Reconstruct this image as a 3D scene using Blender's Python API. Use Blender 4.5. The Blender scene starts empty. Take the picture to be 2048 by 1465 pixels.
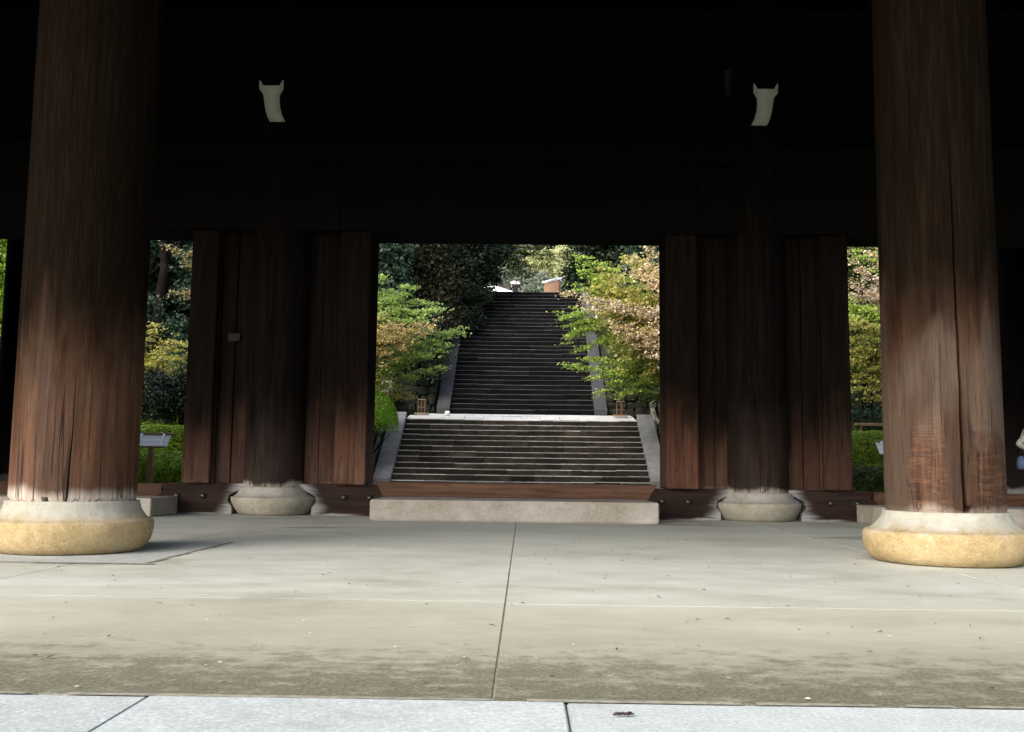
import bpy, bmesh, math, random
import numpy as np
from mathutils import Vector, Matrix, noise as mnoise

SC = bpy.context.scene
COL = SC.collection
rng = np.random.default_rng(7)
random.seed(7)

# ------------------------------------------------------------------ camera
cam_d = bpy.data.cameras.new('camera')
cam = bpy.data.objects.new('camera', cam_d)
COL.objects.link(cam)
cam_d.sensor_width = 36.0
cam_d.lens = 36.0 * 1950 / 2048
cam_d.clip_end = 2000
PITCH = math.atan((940 - 732.5) / 1950)
cam.matrix_world = (Matrix.Translation((0.095, -7.14, 0.62)) @ Matrix.Rotation(0.0128, 4, 'Z')
                    @ Matrix.Rotation(math.pi / 2 + PITCH, 4, 'X') @ Matrix.Rotation(0.0122, 4, 'Z'))
SC.camera = cam

# ------------------------------------------------------------------ world, sun, exposure
SUN_EL, SUN_AZ = math.radians(33), math.radians(-136)      # azimuth measured from +Y towards +X
w = bpy.data.worlds.new('World')
SC.world = w
w.use_nodes = True
nt = w.node_tree
bg = nt.nodes['Background']
sky = nt.nodes.new('ShaderNodeTexSky')
sky.sky_type = 'NISHITA'
sky.sun_disc = False
sky.sun_elevation = SUN_EL
sky.sun_rotation = SUN_AZ
sky.air_density = 1.0
sky.dust_density = 3.0
sky.ozone_density = 1.0
hs = nt.nodes.new('ShaderNodeHueSaturation')                # a thin bright overcast washes the blue out
hs.inputs['Saturation'].default_value = .6
nt.links.new(sky.outputs[0], hs.inputs['Color'])
nt.links.new(hs.outputs[0], bg.inputs[0])
bg.inputs[1].default_value = 0.15
sun_d = bpy.data.lights.new('sun', 'SUN')
sun_d.energy = 1.25
sun_d.angle = math.radians(70)
sun_d.color = (1.0, 0.97, 0.93)
sun = bpy.data.objects.new('sun', sun_d)
COL.objects.link(sun)
sdir = Vector((math.sin(SUN_AZ) * math.cos(SUN_EL), math.cos(SUN_AZ) * math.cos(SUN_EL), math.sin(SUN_EL)))
sun.rotation_euler = sdir.to_track_quat('Z', 'Y').to_euler()
SC.view_settings.view_transform = 'Standard'
SC.view_settings.look = 'None'
SC.view_settings.gamma = 1.0
SC.view_settings.use_curve_mapping = False
SC.view_settings.exposure = 1.8
SC.render.engine = 'CYCLES'
SC.cycles.max_bounces = 6
SC.cycles.diffuse_bounces = 4


# ------------------------------------------------------------------ object helpers
def tag(o, label=None, cat=None, group=None, kind=None):
    if label: o['label'] = label
    if cat: o['category'] = cat
    if group: o['group'] = group
    if kind: o['kind'] = kind
    return o


def empty(name, loc=(0, 0, 0), rz=0.0):
    o = bpy.data.objects.new(name, None)
    COL.objects.link(o)
    o.location = loc
    o.rotation_euler = (0, 0, rz)
    o.empty_display_size = 0.2
    return o


def link(name, me, mats, parent=None, loc=(0, 0, 0), smooth=False):
    o = bpy.data.objects.new(name, me)
    COL.objects.link(o)
    o.location = loc
    if parent: o.parent = parent
    if mats is not None and not me.materials:
        for m in (mats if isinstance(mats, (list, tuple)) else [mats]):
            me.materials.append(m)
    if smooth:
        me.polygons.foreach_set('use_smooth', [True] * len(me.polygons))
    return o


def arr_mesh(name, V, Fq, mi=None):
    """numpy verts (N,3), faces (M,k) -> mesh"""
    me = bpy.data.meshes.new(name)
    V = np.asarray(V, dtype=np.float32)
    Fq = np.asarray(Fq, dtype=np.int32)
    k = Fq.shape[1]
    me.vertices.add(len(V)); me.vertices.foreach_set('co', V.ravel())
    me.loops.add(Fq.size); me.loops.foreach_set('vertex_index', Fq.ravel())
    me.polygons.add(len(Fq))
    me.polygons.foreach_set('loop_start', np.arange(0, Fq.size, k, dtype=np.int32))
    if mi is not None: me.polygons.foreach_set('material_index', np.asarray(mi, dtype=np.int32))
    me.update(calc_edges=True)
    return me


def bm_box(bm, x0, x1, y0, y1, z0, z1):
    v = [bm.verts.new(p) for p in ((x0, y0, z0), (x1, y0, z0), (x1, y1, z0), (x0, y1, z0),
                                   (x0, y0, z1), (x1, y0, z1), (x1, y1, z1), (x0, y1, z1))]
    for f in ((0, 3, 2, 1), (4, 5, 6, 7), (0, 1, 5, 4), (1, 2, 6, 5), (2, 3, 7, 6), (3, 0, 4, 7)):
        bm.faces.new([v[i] for i in f])
    return v


def bm_done(bm, name, bevel=0.0, seg=1):
    bmesh.ops.recalc_face_normals(bm, faces=bm.faces)
    if bevel:
        bmesh.ops.bevel(bm, geom=list(bm.edges), offset=bevel, segments=seg, affect='EDGES', clamp_overlap=True)
    me = bpy.data.meshes.new(name)
    bm.to_mesh(me)
    bm.free()
    return me


def box(name, x0, x1, y0, y1, z0, z1, m, parent=None, bevel=0.008, seg=1):
    bm = bmesh.new()
    bm_box(bm, x0, x1, y0, y1, z0, z1)
    return link(name, bm_done(bm, name, bevel, seg), m, parent)


def prism(name, pts, a0, a1, axis, m, parent=None, bevel=0.0):
    """outline pts extruded along axis: axis 'y' -> pts are (x,z); axis 'x' -> pts are (y,z)"""
    bm = bmesh.new()
    mk = (lambda p, a: (p[0], a, p[1])) if axis == 'y' else (lambda p, a: (a, p[0], p[1]))
    A = [bm.verts.new(mk(p, a0)) for p in pts]
    B = [bm.verts.new(mk(p, a1)) for p in pts]
    n = len(pts)
    bm.faces.new(A); bm.faces.new(B[::-1])
    for i in range(n):
        bm.faces.new((A[i], B[i], B[(i + 1) % n], A[(i + 1) % n]))
    return link(name, bm_done(bm, name, bevel), m, parent)


def lathe(name, prof, m, parent=None, seg=96, rough=0.0, loc=(0, 0, 0), seed=0.0):
    n = len(prof)
    th = np.linspace(0, 2 * np.pi, seg, endpoint=False)
    V = []
    for r, z in prof:
        for t in th:
            q = 1.0
            if rough:
                q += rough * (mnoise.noise((math.cos(t) * 2.2 + seed, math.sin(t) * 2.2, z * 5)) +
                              .4 * mnoise.noise((math.cos(t) * 8 + seed, math.sin(t) * 8, z * 14)) + .22 * mnoise.noise((math.cos(t) * 24 + seed, math.sin(t) * 24, z * 44)))
            V.append((r * q * math.cos(t), r * q * math.sin(t), z))
    Fq = []
    for i in range(n - 1):
        for j in range(seg):
            k = (j + 1) % seg
            Fq.append((i * seg + j, i * seg + k, (i + 1) * seg + k, (i + 1) * seg + j))
    me = arr_mesh(name, V, Fq)
    bm = bmesh.new(); bm.from_mesh(me)
    bm.verts.ensure_lookup_table()
    bm.faces.new([bm.verts[(n - 1) * seg + j] for j in range(seg)])
    bm.faces.new([bm.verts[j] for j in range(seg)][::-1])
    bm.to_mesh(me); bm.free()
    o = link(name, me, m, parent, loc)
    me.polygons.foreach_set('use_smooth', [p.area < .3 for p in me.polygons])
    return o


def tubes(polys, sides=6):
    """polys: list of (points Nx3, radii N) -> verts, quads"""
    V, Q = [], []
    base = 0
    for P, R in polys:
        P = np.asarray(P, float); R = np.asarray(R, float)
        T = np.gradient(P, axis=0)
        T /= np.linalg.norm(T, axis=1, keepdims=True) + 1e-9
        ref = np.array([0, 0, 1.0]) if abs(T[0][2]) < .8 else np.array([1.0, 0, 0])
        U = np.cross(T, ref); U /= np.linalg.norm(U, axis=1, keepdims=True) + 1e-9
        W = np.cross(T, U)
        th = np.linspace(0, 2 * np.pi, sides, endpoint=False)
        ring = (P[:, None, :] + R[:, None, None] * (np.cos(th)[None, :, None] * U[:, None, :] + np.sin(th)[None, :, None] * W[:, None, :]))
        V.append(ring.reshape(-1, 3))
        n = len(P)
        i = np.arange(n - 1)[:, None] * sides
        j = np.arange(sides)[None, :]
        k = (j + 1) % sides
        q = np.stack([i + j, i + k, i + sides + k, i + sides + j], -1).reshape(-1, 4) + base
        Q.append(q)
        base += n * sides
    return np.concatenate(V), np.concatenate(Q)


def bez(a, b, sag=0.0, n=8, wob=0.0, r=None):
    a = np.asarray(a, float); b = np.asarray(b, float)
    t = np.linspace(0, 1, n)[:, None]
    P = a + (b - a) * t
    P[:, 2] += sag * 4 * (t * (1 - t))[:, 0]
    if wob:
        P[1:-1] += (r or rng).normal(0, wob, (n - 2, 3))
    return P


# ------------------------------------------------------------------ material helpers
class NT:
    def __init__(s, name):
        s.m = bpy.data.materials.new(name)
        s.m.use_nodes = True
        s.t = s.m.node_tree
        s.b = s.t.nodes['Principled BSDF']
        s.out = s.t.nodes['Material Output']
        s.tc = s.t.nodes.new('ShaderNodeTexCoord')

    def n(s, typ, **kw):
        nd = s.t.nodes.new(typ)
        for k, v in kw.items(): setattr(nd, k, v)
        return nd

    def put(s, sock, v):
        if isinstance(v, bpy.types.NodeSocket): s.t.links.new(v, sock)
        elif v is not None: sock.default_value = v

    def coords(s, scale=(1, 1, 1), rand=False, src='Object'):
        v = s.tc.outputs[src]
        if rand:
            oi = s.n('ShaderNodeObjectInfo')
            mu = s.n('ShaderNodeMath', operation='MULTIPLY')
            s.put(mu.inputs[0], oi.outputs['Random']); mu.inputs[1].default_value = 37.0
            ad = s.n('ShaderNodeVectorMath', operation='ADD')
            s.put(ad.inputs[0], v); s.put(ad.inputs[1], mu.outputs[0])
            v = ad.outputs[0]
        if scale != (1, 1, 1):
            m = s.n('ShaderNodeMapping')
            m.inputs['Scale'].default_value = scale
            s.put(m.inputs['Vector'], v)
            v = m.outputs[0]
        return v

    def noise(s, vec, scale=1.0, detail=4.0, rough=.55, dist=0.0):
        nd = s.n('ShaderNodeTexNoise')
        s.put(nd.inputs['Vector'], vec)
        nd.inputs['Scale'].default_value = scale
        nd.inputs['Detail'].default_value = detail
        nd.inputs['Roughness'].default_value = rough
        nd.inputs['Distortion'].default_value = dist
        return nd.outputs['Fac']

    def voro(s, vec, scale=1.0, feature='F1'):
        nd = s.n('ShaderNodeTexVoronoi', feature=feature)
        s.put(nd.inputs['Vector'], vec)
        nd.inputs['Scale'].default_value = scale
        return nd.outputs['Distance']

    def ramp(s, fac, stops, interp='LINEAR'):
        r = s.n('ShaderNodeValToRGB')
        r.color_ramp.interpolation = interp
        e = r.color_ramp.elements
        while len(e) < len(stops): e.new(.5)
        for i, (p, c) in enumerate(stops):
            e[i].position = p
            e[i].color = (*c, 1) if len(c) == 3 else c
        s.put(r.inputs[0], fac)
        return r.outputs[0]

    def math(s, op, a, b=None, c=None, clamp=False):
        m = s.n('ShaderNodeMath', operation=op, use_clamp=clamp)
        s.put(m.inputs[0], a)
        if b is not None: s.put(m.inputs[1], b)
        if c is not None: s.put(m.inputs[2], c)
        return m.outputs[0]

    def step(s, v, a, b, lo=0.0, hi=1.0):
        m = s.n('ShaderNodeMapRange', interpolation_type='SMOOTHSTEP')
        s.put(m.inputs['Value'], v)
        m.inputs['From Min'].default_value = a; m.inputs['From Max'].default_value = b
        m.inputs['To Min'].default_value = lo; m.inputs['To Max'].default_value = hi
        return m.outputs['Result']

    def mix(s, f, a, b, mode='MIX'):
        m = s.n('ShaderNodeMix', data_type='RGBA', blend_type=mode)
        s.put(m.inputs[0], f)
        for i, v in ((6, a), (7, b)):
            if isinstance(v, (tuple, list)): v = (*v, 1) if len(v) == 3 else v
            s.put(m.inputs[i], v)
        return m.outputs[2]

    def xyz(s, v):
        x = s.n('ShaderNodeSeparateXYZ')
        s.put(x.inputs[0], v)
        return x.outputs

    def bump(s, h, strength=.3, dist=.01):
        b = s.n('ShaderNodeBump')
        b.inputs['Strength'].default_value = strength
        b.inputs['Distance'].default_value = dist
        s.put(b.inputs['Height'], h)
        s.put(s.b.inputs['Normal'], b.outputs[0])

    def fin(s, color, rough=.8, spec=.3):
        s.put(s.b.inputs['Base Color'], (*color, 1) if isinstance(color, tuple) else color)
        s.put(s.b.inputs['Roughness'], rough)
        s.b.inputs['Specular IOR Level'].default_value = spec
        return s.m


def mat_plain(name, c, rough=.7, spec=.3, var=.25, sc=8):
    s = NT(name)
    f = s.noise(s.coords(rand=True), sc, 5, .6)
    col = s.ramp(f, [(.3, tuple(x * (1 - var) for x in c)), (.7, tuple(min(1, x * (1 + var)) for x in c))])
    s.bump(f, .2, .004)
    return s.fin(col, rough, spec)


def mat_wood(name, low=(.085, .042, .022), mid=(.12, .066, .038), grey=(.19, .145, .115), up=(.0054, .0036, .0022),
             z0=1.25, z1=2.0, pale=None, grey_amt=.5, curl=False, paleamt=.8, rand=True):
    """old timber: dark and sooty above hand height, worn brown with grey weathering below"""
    s = NT(name)
    v = s.coords(rand=rand)
    def mp(sc):
        m = s.n('ShaderNodeMapping'); m.inputs['Scale'].default_value = sc
        s.put(m.inputs['Vector'], v); return m.outputs[0]
    grain = s.noise(mp((18, 18, 1.2)), 1, 7, .62, .4)
    fine = s.noise(mp((90, 90, 5)), 1, 4, .6)
    broad = s.noise(mp((3.2, 3.2, .55)), 1, 4, .55, .5)
    blot = s.noise(mp((1.5, 1.5, .9)), 1, 5, .6, .6)
    z = s.xyz(s.tc.outputs['Object'])[2]
    zz = s.math('ADD', z, s.math('ADD', s.math('MULTIPLY_ADD', blot, 1.3, -.65), s.math('MULTIPLY_ADD', broad, 1.5, -.75)))
    high = s.step(zz, z0, z1)
    dark = tuple(x * .3 for x in low)
    lowc = s.ramp(grain, [(.26, dark), (.42, low), (.56, mid), (.76, tuple(x * 1.25 for x in mid))])
    streak = s.noise(mp((38, 38, 2.2)), 1, 5, .7, .6)
    lowc = s.mix(s.step(streak, .54, .7, 0, .6), lowc, dark)
    lowc = s.mix(s.step(streak, .46, .32, 0, .4), lowc, tuple(min(1, x * 1.6) for x in mid))
    lowc = s.mix(s.step(fine, .35, .7, 0, .45), lowc, dark)
    redz = s.math('MULTIPLY', s.step(zz, z0 - .55, z0 + .05), s.step(blot, .36, .5))
    lowc = s.mix(s.math('MULTIPLY', redz, .35), lowc, (mid[0] * .95, mid[1] * .55, mid[2] * .42))
    gm = s.math('MULTIPLY', s.step(blot, .44, .66), s.step(grain, .3, .62, .25, 1))
    gm = s.math('MULTIPLY', gm, grey_amt)
    lowc = s.mix(gm, lowc, grey)
    lowc = s.mix(s.step(broad, .62, .4, 0, .6), lowc, dark)
    upc = s.ramp(grain, [(.25, tuple(x * .45 for x in up)), (.55, up), (.8, tuple(x * 2.2 for x in up))])
    c = s.mix(high, lowc, upc)
    if pale is not None:                                    # bleached, salt-whitened end grain just above the stone
        pz = s.math('ADD', z, s.math('MULTIPLY_ADD', broad, -.22, .11))
        pm = s.math('MULTIPLY', s.step(pz, pale + .07, pale - .03), s.step(grain, .25, .55, .35, 1))
        c = s.mix(s.math('MULTIPLY', pm, paleamt), c, (.42, .37, .31))
    chk = s.noise(mp((7.5, 7.5, .3)), 1, 3, .5, .3)                # drying checks: thin dark lines along the grain
    line = s.step(s.math('ABSOLUTE', s.math('SUBTRACT', chk, .5)), .010, .003)
    line = s.math('MULTIPLY', line, s.step(blot, .36, .56))
    c = s.mix(s.math('MULTIPLY', line, .85), c, tuple(x * .12 for x in low))
    hair = s.noise(mp((120, 120, 7)), 1, 3, .6)
    c = s.mix(s.step(hair, .54, .68, 0, .55), c, tuple(x * .25 for x in low))
    h = s.math('SUBTRACT', s.math('ADD', s.math('MULTIPLY', grain, .6), s.math('MULTIPLY', hair, .4)), s.math('MULTIPLY', line, .8))
    if curl:                                                # rippled figure of the sawn face
        m2 = s.n('ShaderNodeMapping'); m2.inputs['Scale'].default_value = (6, 6, 42)
        m2.inputs['Rotation'].default_value = (.3, .55, 0)
        s.put(m2.inputs['Vector'], v)
        rip = s.noise(m2.outputs[0], 1, 3, .55, 1.4)
        cm = s.math('MULTIPLY', s.step(z, 1.35, .75), s.step(broad, .38, .55))
        c = s.mix(s.math('MULTIPLY', cm, s.step(rip, .47, .62, 0, .38)), c, (mid[0] * 2.0, mid[1] * 1.75, mid[2] * 1.6))
        ox = s.xyz(s.tc.outputs['Object'])[0]
        gb = s.math('MULTIPLY', s.step(s.math('ABSOLUTE', s.math('SUBTRACT', zz, 1.25)), .5, .1), s.step(grain, .3, .55, .3, 1))
        gb = s.math('MAXIMUM', s.math('MULTIPLY', gb, .5), s.math('MULTIPLY', s.step(s.math('MULTIPLY_ADD', broad, .25, ox), -.14, -.36), s.step(zz, 1.9, 1.2, 0, .6)))
        c = s.mix(s.math('MULTIPLY', gb, s.math('SUBTRACT', 1.0, high)), c, (grey[0], grey[1], grey[2]))
        c = s.mix(s.step(streak, .56, .68, 0, .6), c, dark)
    s.bump(h, .6, .008)
    s.fin(c, s.math('MULTIPLY_ADD', high, .25, .68), .16)
    s.put(s.b.inputs['Specular IOR Level'], s.math('MULTIPLY_ADD', high, -.15, .17))
    return s.m


def mat_stone(name, cs, big=1.0, midsc=7.0, fine=70.0, bump=.3, bdist=.006, rough=.85, fleck=.35, top=None, rand=True, spec=.3, objvar=0.0):
    """cs: three tones dark..light; fleck mixes mineral speckle"""
    s = NT(name)
    v = s.coords(rand=rand)
    a = s.noise(v, big, 5, .6, .3)
    b = s.noise(v, midsc, 6, .65)
    c = s.noise(v, fine, 3, .7)
    f = s.math('ADD', s.math('MULTIPLY', a, .55), s.math('MULTIPLY', b, .45))
    col = s.ramp(f, [(.33, cs[0]), (.5, cs[1]), (.67, cs[2])])
    col = s.mix(s.step(c, .52, .7, 0, fleck), col, tuple(min(1, x * 1.6) for x in cs[2]))
    col = s.mix(s.step(c, .46, .3, 0, fleck), col, tuple(x * .5 for x in cs[0]))
    if top is not None:
        z = s.xyz(s.tc.outputs['Object'])[2]
        zz = s.math('ADD', z, s.math('ADD', s.math('MULTIPLY_ADD', b, .10, -.05), s.math('MULTIPLY_ADD', a, .10, -.05)))
        col = s.mix(s.step(zz, top[0], top[1]), col, s.ramp(f, [(.35, top[2]), (.65, top[3])]))
    if objvar:
        oi = s.n('ShaderNodeObjectInfo')
        g = s.math('MULTIPLY_ADD', oi.outputs['Random'], 2 * objvar, 1 - objvar)
        cc = s.n('ShaderNodeCombineXYZ')
        for k in range(3): s.put(cc.inputs[k], g)
        col = s.mix(1.0, col, cc.outputs[0], 'MULTIPLY')
    h = s.math('ADD', s.math('MULTIPLY', b, .6), s.math('MULTIPLY', c, .4))
    s.bump(h, bump, bdist)
    return s.fin(col, rough, spec)


def mat_leaf(name, tones, rough=.5, trans=.35, spec=.35, clump=.5):
    trans = trans + .08; spec *= .45
    """each leaf takes its own tone; broad patches of the crown lean to one end of the range"""
    s = NT(name)
    g = s.n('ShaderNodeNewGeometry')
    n1 = s.noise(s.coords(), clump, 3, .6)
    f = s.math('ADD', s.math('MULTIPLY', g.outputs['Random Per Island'], .55), s.math('MULTIPLY_ADD', n1, 1.5, -.52), clamp=True)
    k = len(tones)
    col = s.ramp(f, [(i / max(1, k - 1), t) for i, t in enumerate(tones)])
    s.fin(col, rough, spec)
    tr = s.n('ShaderNodeBsdfTranslucent')
    s.put(tr.inputs[0], col)
    mx = s.n('ShaderNodeMixShader')
    mx.inputs[0].default_value = trans
    s.put(mx.inputs[1], s.b.outputs[0]); s.put(mx.inputs[2], tr.outputs[0])
    s.put(s.out.inputs[0], mx.outputs[0])
    return s.m


# ------------------------------------------------------------------ materials
M = {}
M['pillar_a'] = mat_wood('worn_pillar_wood', low=(.064, .030, .0145), mid=(.098, .050, .025), grey=(.15, .10, .068), z0=.65, z1=1.85, pale=.40, grey_amt=.22)
M['pillar_b'] = mat_wood('weathered_pillar_wood', low=(.048, .0225, .0115), mid=(.078, .040, .0215), grey=(.092, .069, .051), z0=.9, z1=2.25, pale=.36, grey_amt=.4, curl=True, paleamt=.6)
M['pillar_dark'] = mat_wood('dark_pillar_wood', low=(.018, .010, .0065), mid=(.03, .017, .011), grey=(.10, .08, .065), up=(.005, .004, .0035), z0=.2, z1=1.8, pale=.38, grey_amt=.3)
M['board'] = mat_wood('worn_board_wood', low=(.055, .026, .014), mid=(.085, .042, .024), grey=(.11, .085, .065), up=(.006, .0045, .0035), z0=.2, z1=1.7, pale=.36, grey_amt=.35, paleamt=.25)
M['jamb'] = mat_wood('red_brown_jamb_wood', low=(.078, .033, .0165), mid=(.122, .056, .030), grey=(.17, .115, .085), up=(.006, .0045, .0035), z0=.45, z1=1.9, pale=.36, grey_amt=.5, paleamt=.25)
M['shade_black'] = mat_plain('shade_black_wood', (.0026, .0022, .0019), .9, .05, .3, 3)  # near-black colour stands for the deep shade under the roof
M['white_paint'] = mat_plain('chalk_white_paint', (.27, .28, .23), .85, .2, .12, 9)
M['white_canvas'] = mat_plain('white_canvas', (.78, .78, .76), .85, .2, .06, 9)
M['iron'] = mat_plain('black_iron', (.012, .014, .013), .38, .5, .3, 20)


def mat_sill(name, base, hi, white_at):
    """horizontal timber, bleached white in streaks beside the stone bases"""
    s = NT(name)
    v = s.coords()
    def mp(sc):
        m = s.n('ShaderNodeMapping'); m.inputs['Scale'].default_value = sc
        s.put(m.inputs['Vector'], v); return m.outputs[0]
    grain = s.noise(mp((1.1, 14, 24)), 1, 6, .6, .3)
    blot = s.noise(mp((2.5, 2.5, 5)), 1, 4, .6)
    x, y, z = s.xyz(v)
    c = s.ramp(grain, [(.28, tuple(a * .35 for a in base)), (.5, base), (.75, hi)])
    c = s.mix(s.step(blot, .55, .7, 0, .5), c, tuple(a * .5 for a in base))
    if white_at:
        d = s.math('SUBTRACT', s.math('ABSOLUTE', x), white_at)
        d = s.math('ABSOLUTE', d)
        q = s.math('ADD', d, s.math('MULTIPLY_ADD', grain, .4, -.2))
        q = s.math('ADD', q, s.math('MULTIPLY', s.math('SUBTRACT', z, .05), .55))
        wm = s.math('MAXIMUM', s.step(q, .78, .5, 0, .62), s.math('MULTIPLY', s.step(s.math('MULTIPLY_ADD', blot, .08, z), .075, .045), s.step(q, 1.25, .8, 0, .6)))
        c = s.mix(wm, c, (.42, .41, .40))
    s.bump(grain, .4, .005)
    return s.fin(c, .8, .12)


M['sill'] = mat_sill('threshold_wood', (.018, .010, .0075), (.038, .021, .015), 3.18)
M['sill_mid'] = mat_sill('worn_threshold_wood', (.085, .045, .029), (.135, .075, .048), None)
M['sill_side'] = mat_sill('side_threshold_wood', (.06, .03, .018), (.10, .055, .035), None)
M['granite_step'] = mat_stone('step_granite', ((.20, .165, .125), (.285, .255, .215), (.37, .35, .315)), 1.1, 6, 90, .35, .005, .85, .4)
M['base_ochre'] = mat_stone('ochre_base_stone', ((.21, .152, .075), (.315, .235, .118), (.41, .32, .185)), 2.0, 14, 60, .8, .013, .92, .28,
                            top=(.195, .285, (.25, .225, .165), (.36, .355, .32)))
M['base_grey'] = mat_stone('grey_base_stone', ((.17, .145, .10), (.25, .225, .175), (.33, .30, .25)), 2.5, 14, 70, .5, .007, .9, .3,
                           top=(.215, .24, (.20, .185, .16), (.32, .30, .27)))
M['kerb'] = mat_stone('pale_kerb_granite', ((.25, .275, .275), (.32, .35, .35), (.385, .415, .413)), .8, 9, 85, .35, .004, .85, .45)
M['mortar'] = mat_plain('old_mortar', (.20, .19, .155), .95, .2, .35, 25)
M['plinth'] = mat_stone('plinth_stone', ((.26, .27, .26), (.35, .36, .345), (.44, .45, .43)), 1.1, 8, 60, .3, .004, .85, .25)


def mat_floor():
    s = NT('worn_paving_stone')
    v = s.coords()
    def mp(sc):
        m = s.n('ShaderNodeMapping'); m.inputs['Scale'].default_value = sc
        s.put(m.inputs['Vector'], v); return m.outputs[0]
    big = s.noise(mp((.5, .8, 1)), 1, 5, .6, .4)
    mid = s.noise(mp((2.2, 3.4, 1)), 1, 6, .65, .3)
    sm = s.noise(mp((9, 13, 1)), 1, 6, .68)
    fn = s.noise(v, 80, 3, .7)
    x, y, z = s.xyz(v)
    f = s.math('ADD', s.math('MULTIPLY', big, .5), s.math('ADD', s.math('MULTIPLY', mid, .3), s.math('MULTIPLY', sm, .2)))
    c = s.ramp(f, [(.34, (.30, .295, .245)), (.45, (.40, .405, .35)), (.56, (.465, .475, .425)), (.7, (.52, .53, .485))])
    # damp algae band where rain drips at the platform edge
    sp = s.noise(mp((7, 9, 1)), 1, 10, .78)
    yy = s.math('ADD', y, s.math('MULTIPLY_ADD', mid, -1.0, .5))
    edge = s.step(yy, -2.75, -4.55)
    beige = s.step(s.math('ADD', y, s.math('MULTIPLY_ADD', mid, -.9, .45)), -2.05, -3.0)
    c = s.mix(s.math('MULTIPLY', beige, .85), c, s.ramp(f, [(.36, (.26, .25, .185)), (.64, (.385, .375, .295))]))
    blk = s.step(s.math('ADD', sp, s.math('MULTIPLY_ADD', edge, -.42, .21)), .52, .30)
    em = s.math('MULTIPLY', s.math('ADD', s.math('MULTIPLY', edge, .45), s.math('MULTIPLY', blk, .5)), s.step(edge, 0, .35))
    c = s.mix(em, c, s.ramp(fn, [(.34, (.05, .05, .034)), (.5, (.088, .085, .056)), (.66, (.165, .155, .10))]))
    # damp brown tide marks further in
    wet = s.math('MULTIPLY', s.step(s.noise(mp((.38, 1.3, 1)), 1, 3, .5, .5), .57, .66), s.step(y, 1.0, 3.2))
    c = s.mix(s.math('MULTIPLY', wet, .65), c, (.13, .105, .06))
    c = s.mix(s.step(y, 1.5, 5.0, 0, .12), c, (.17, .16, .13))  # evenly a little darker towards the back of the floor
    c = s.mix(s.step(fn, .62, .75, 0, .25), c, (.55, .53, .48))
    c = s.mix(s.step(fn, .36, .26, 0, .35), c, (.10, .09, .07))
    s.bump(s.math('ADD', s.math('MULTIPLY', sm, .6), s.math('MULTIPLY', fn, .4)), .3, .004)
    r = s.step(mid, .3, .7, .55, .8)
    return s.fin(c, r, .35)


M['floor'] = mat_floor()
M['riser'] = mat_stone('mossy_shaded_riser_stone', ((.010, .0085, .006), (.023, .019, .0135), (.05, .041, .03)), 1.2, 5, 40, .5, .01, .9, .2, spec=.1, objvar=.4)  # mossy stone, with the shade on upright faces put into the colour
M['riser_dark'] = mat_stone('wet_shaded_riser_stone', ((.0022, .002, .0018), (.0045, .004, .0035), (.008, .007, .006)), 1.2, 4, 40, .5, .01, .9, .1, spec=.05, objvar=.4)  # wet stone, with tree shade put into the near-black colour
M['nosing'] = mat_stone('worn_skylit_tread_stone', ((.06, .056, .047), (.19, .182, .165), (.36, .35, .325)), .55, 6, 50, .3, .005, .7, .2, objvar=.3)  # worn stone, lightened for the sky light that treads and edges catch
M['nosing_dim'] = mat_stone('damp_skylit_tread_stone', ((.022, .023, .028), (.052, .054, .067), (.09, .094, .118)), 1.5, 5, 40, .3, .005, .7, .2, objvar=.4)  # damp stone, with the sky light on its edges put into the colour
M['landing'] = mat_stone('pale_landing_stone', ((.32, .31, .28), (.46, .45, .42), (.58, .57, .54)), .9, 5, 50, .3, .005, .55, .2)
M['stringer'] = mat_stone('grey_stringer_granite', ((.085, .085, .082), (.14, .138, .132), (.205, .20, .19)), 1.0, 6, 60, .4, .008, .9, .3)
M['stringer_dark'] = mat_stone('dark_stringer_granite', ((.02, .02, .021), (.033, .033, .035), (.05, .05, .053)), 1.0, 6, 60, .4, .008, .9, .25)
M['stringer_pink'] = mat_stone('pinkish_stringer_granite', ((.095, .088, .088), (.155, .145, .144), (.22, .21, .207)), 1.3, 6, 50, .5, .01, .9, .35)
M['wallstone'] = mat_stone('lichen_wall_stone', ((.06, .062, .045), (.13, .13, .10), (.22, .21, .17)), 1.6, 6, 40, .7, .02, .9, .3, objvar=.35)
M['wallstone_dark'] = mat_stone('shaded_mossy_stone', ((.002, .0026, .0014), (.006, .007, .0035), (.015, .0155, .010)), 1.6, 6, 40, .7, .02, .9, .3, objvar=.4)  # mossy stone darkened further: shade at the landing walls is in the colour
M['earth'] = mat_stone('dark_leaf_litter', ((.008, .007, .004), (.016, .014, .008), (.026, .022, .014)), .6, 4, 30, .6, .03, .95, .3)
M['gravel'] = mat_stone('gravel_ground', ((.20, .19, .16), (.28, .265, .23), (.35, .34, .30)), .3, 8, 60, .6, .02, .95, .4)
M['bark'] = mat_stone('dark_bark', ((.003, .0025, .002), (.006, .005, .004), (.012, .010, .008)), 2, 9, 40, .8, .02, .95, .1, spec=.03)
M['bark_grey'] = mat_stone('grey_maple_bark', ((.06, .052, .045), (.10, .09, .078), (.15, .135, .115)), 2, 9, 40, .6, .01, .9, .2)
M['grey_plank'] = mat_stone('silvered_plank', ((.36, .37, .40), (.50, .51, .54), (.62, .63, .66)), 2, 12, 60, .3, .004, .8, .15)
M['pale_plank'] = mat_stone('weathered_white_plank', ((.48, .49, .51), (.62, .63, .65), (.74, .75, .77)), 2, 12, 60, .3, .004, .8, .15)
M['post_wood'] = mat_plain('brown_post_wood', (.13, .075, .045), .8, .2, .3, 12)
M['stand_wood'] = mat_plain('raw_timber', (.10, .06, .034), .7, .25, .25, 15)
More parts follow.
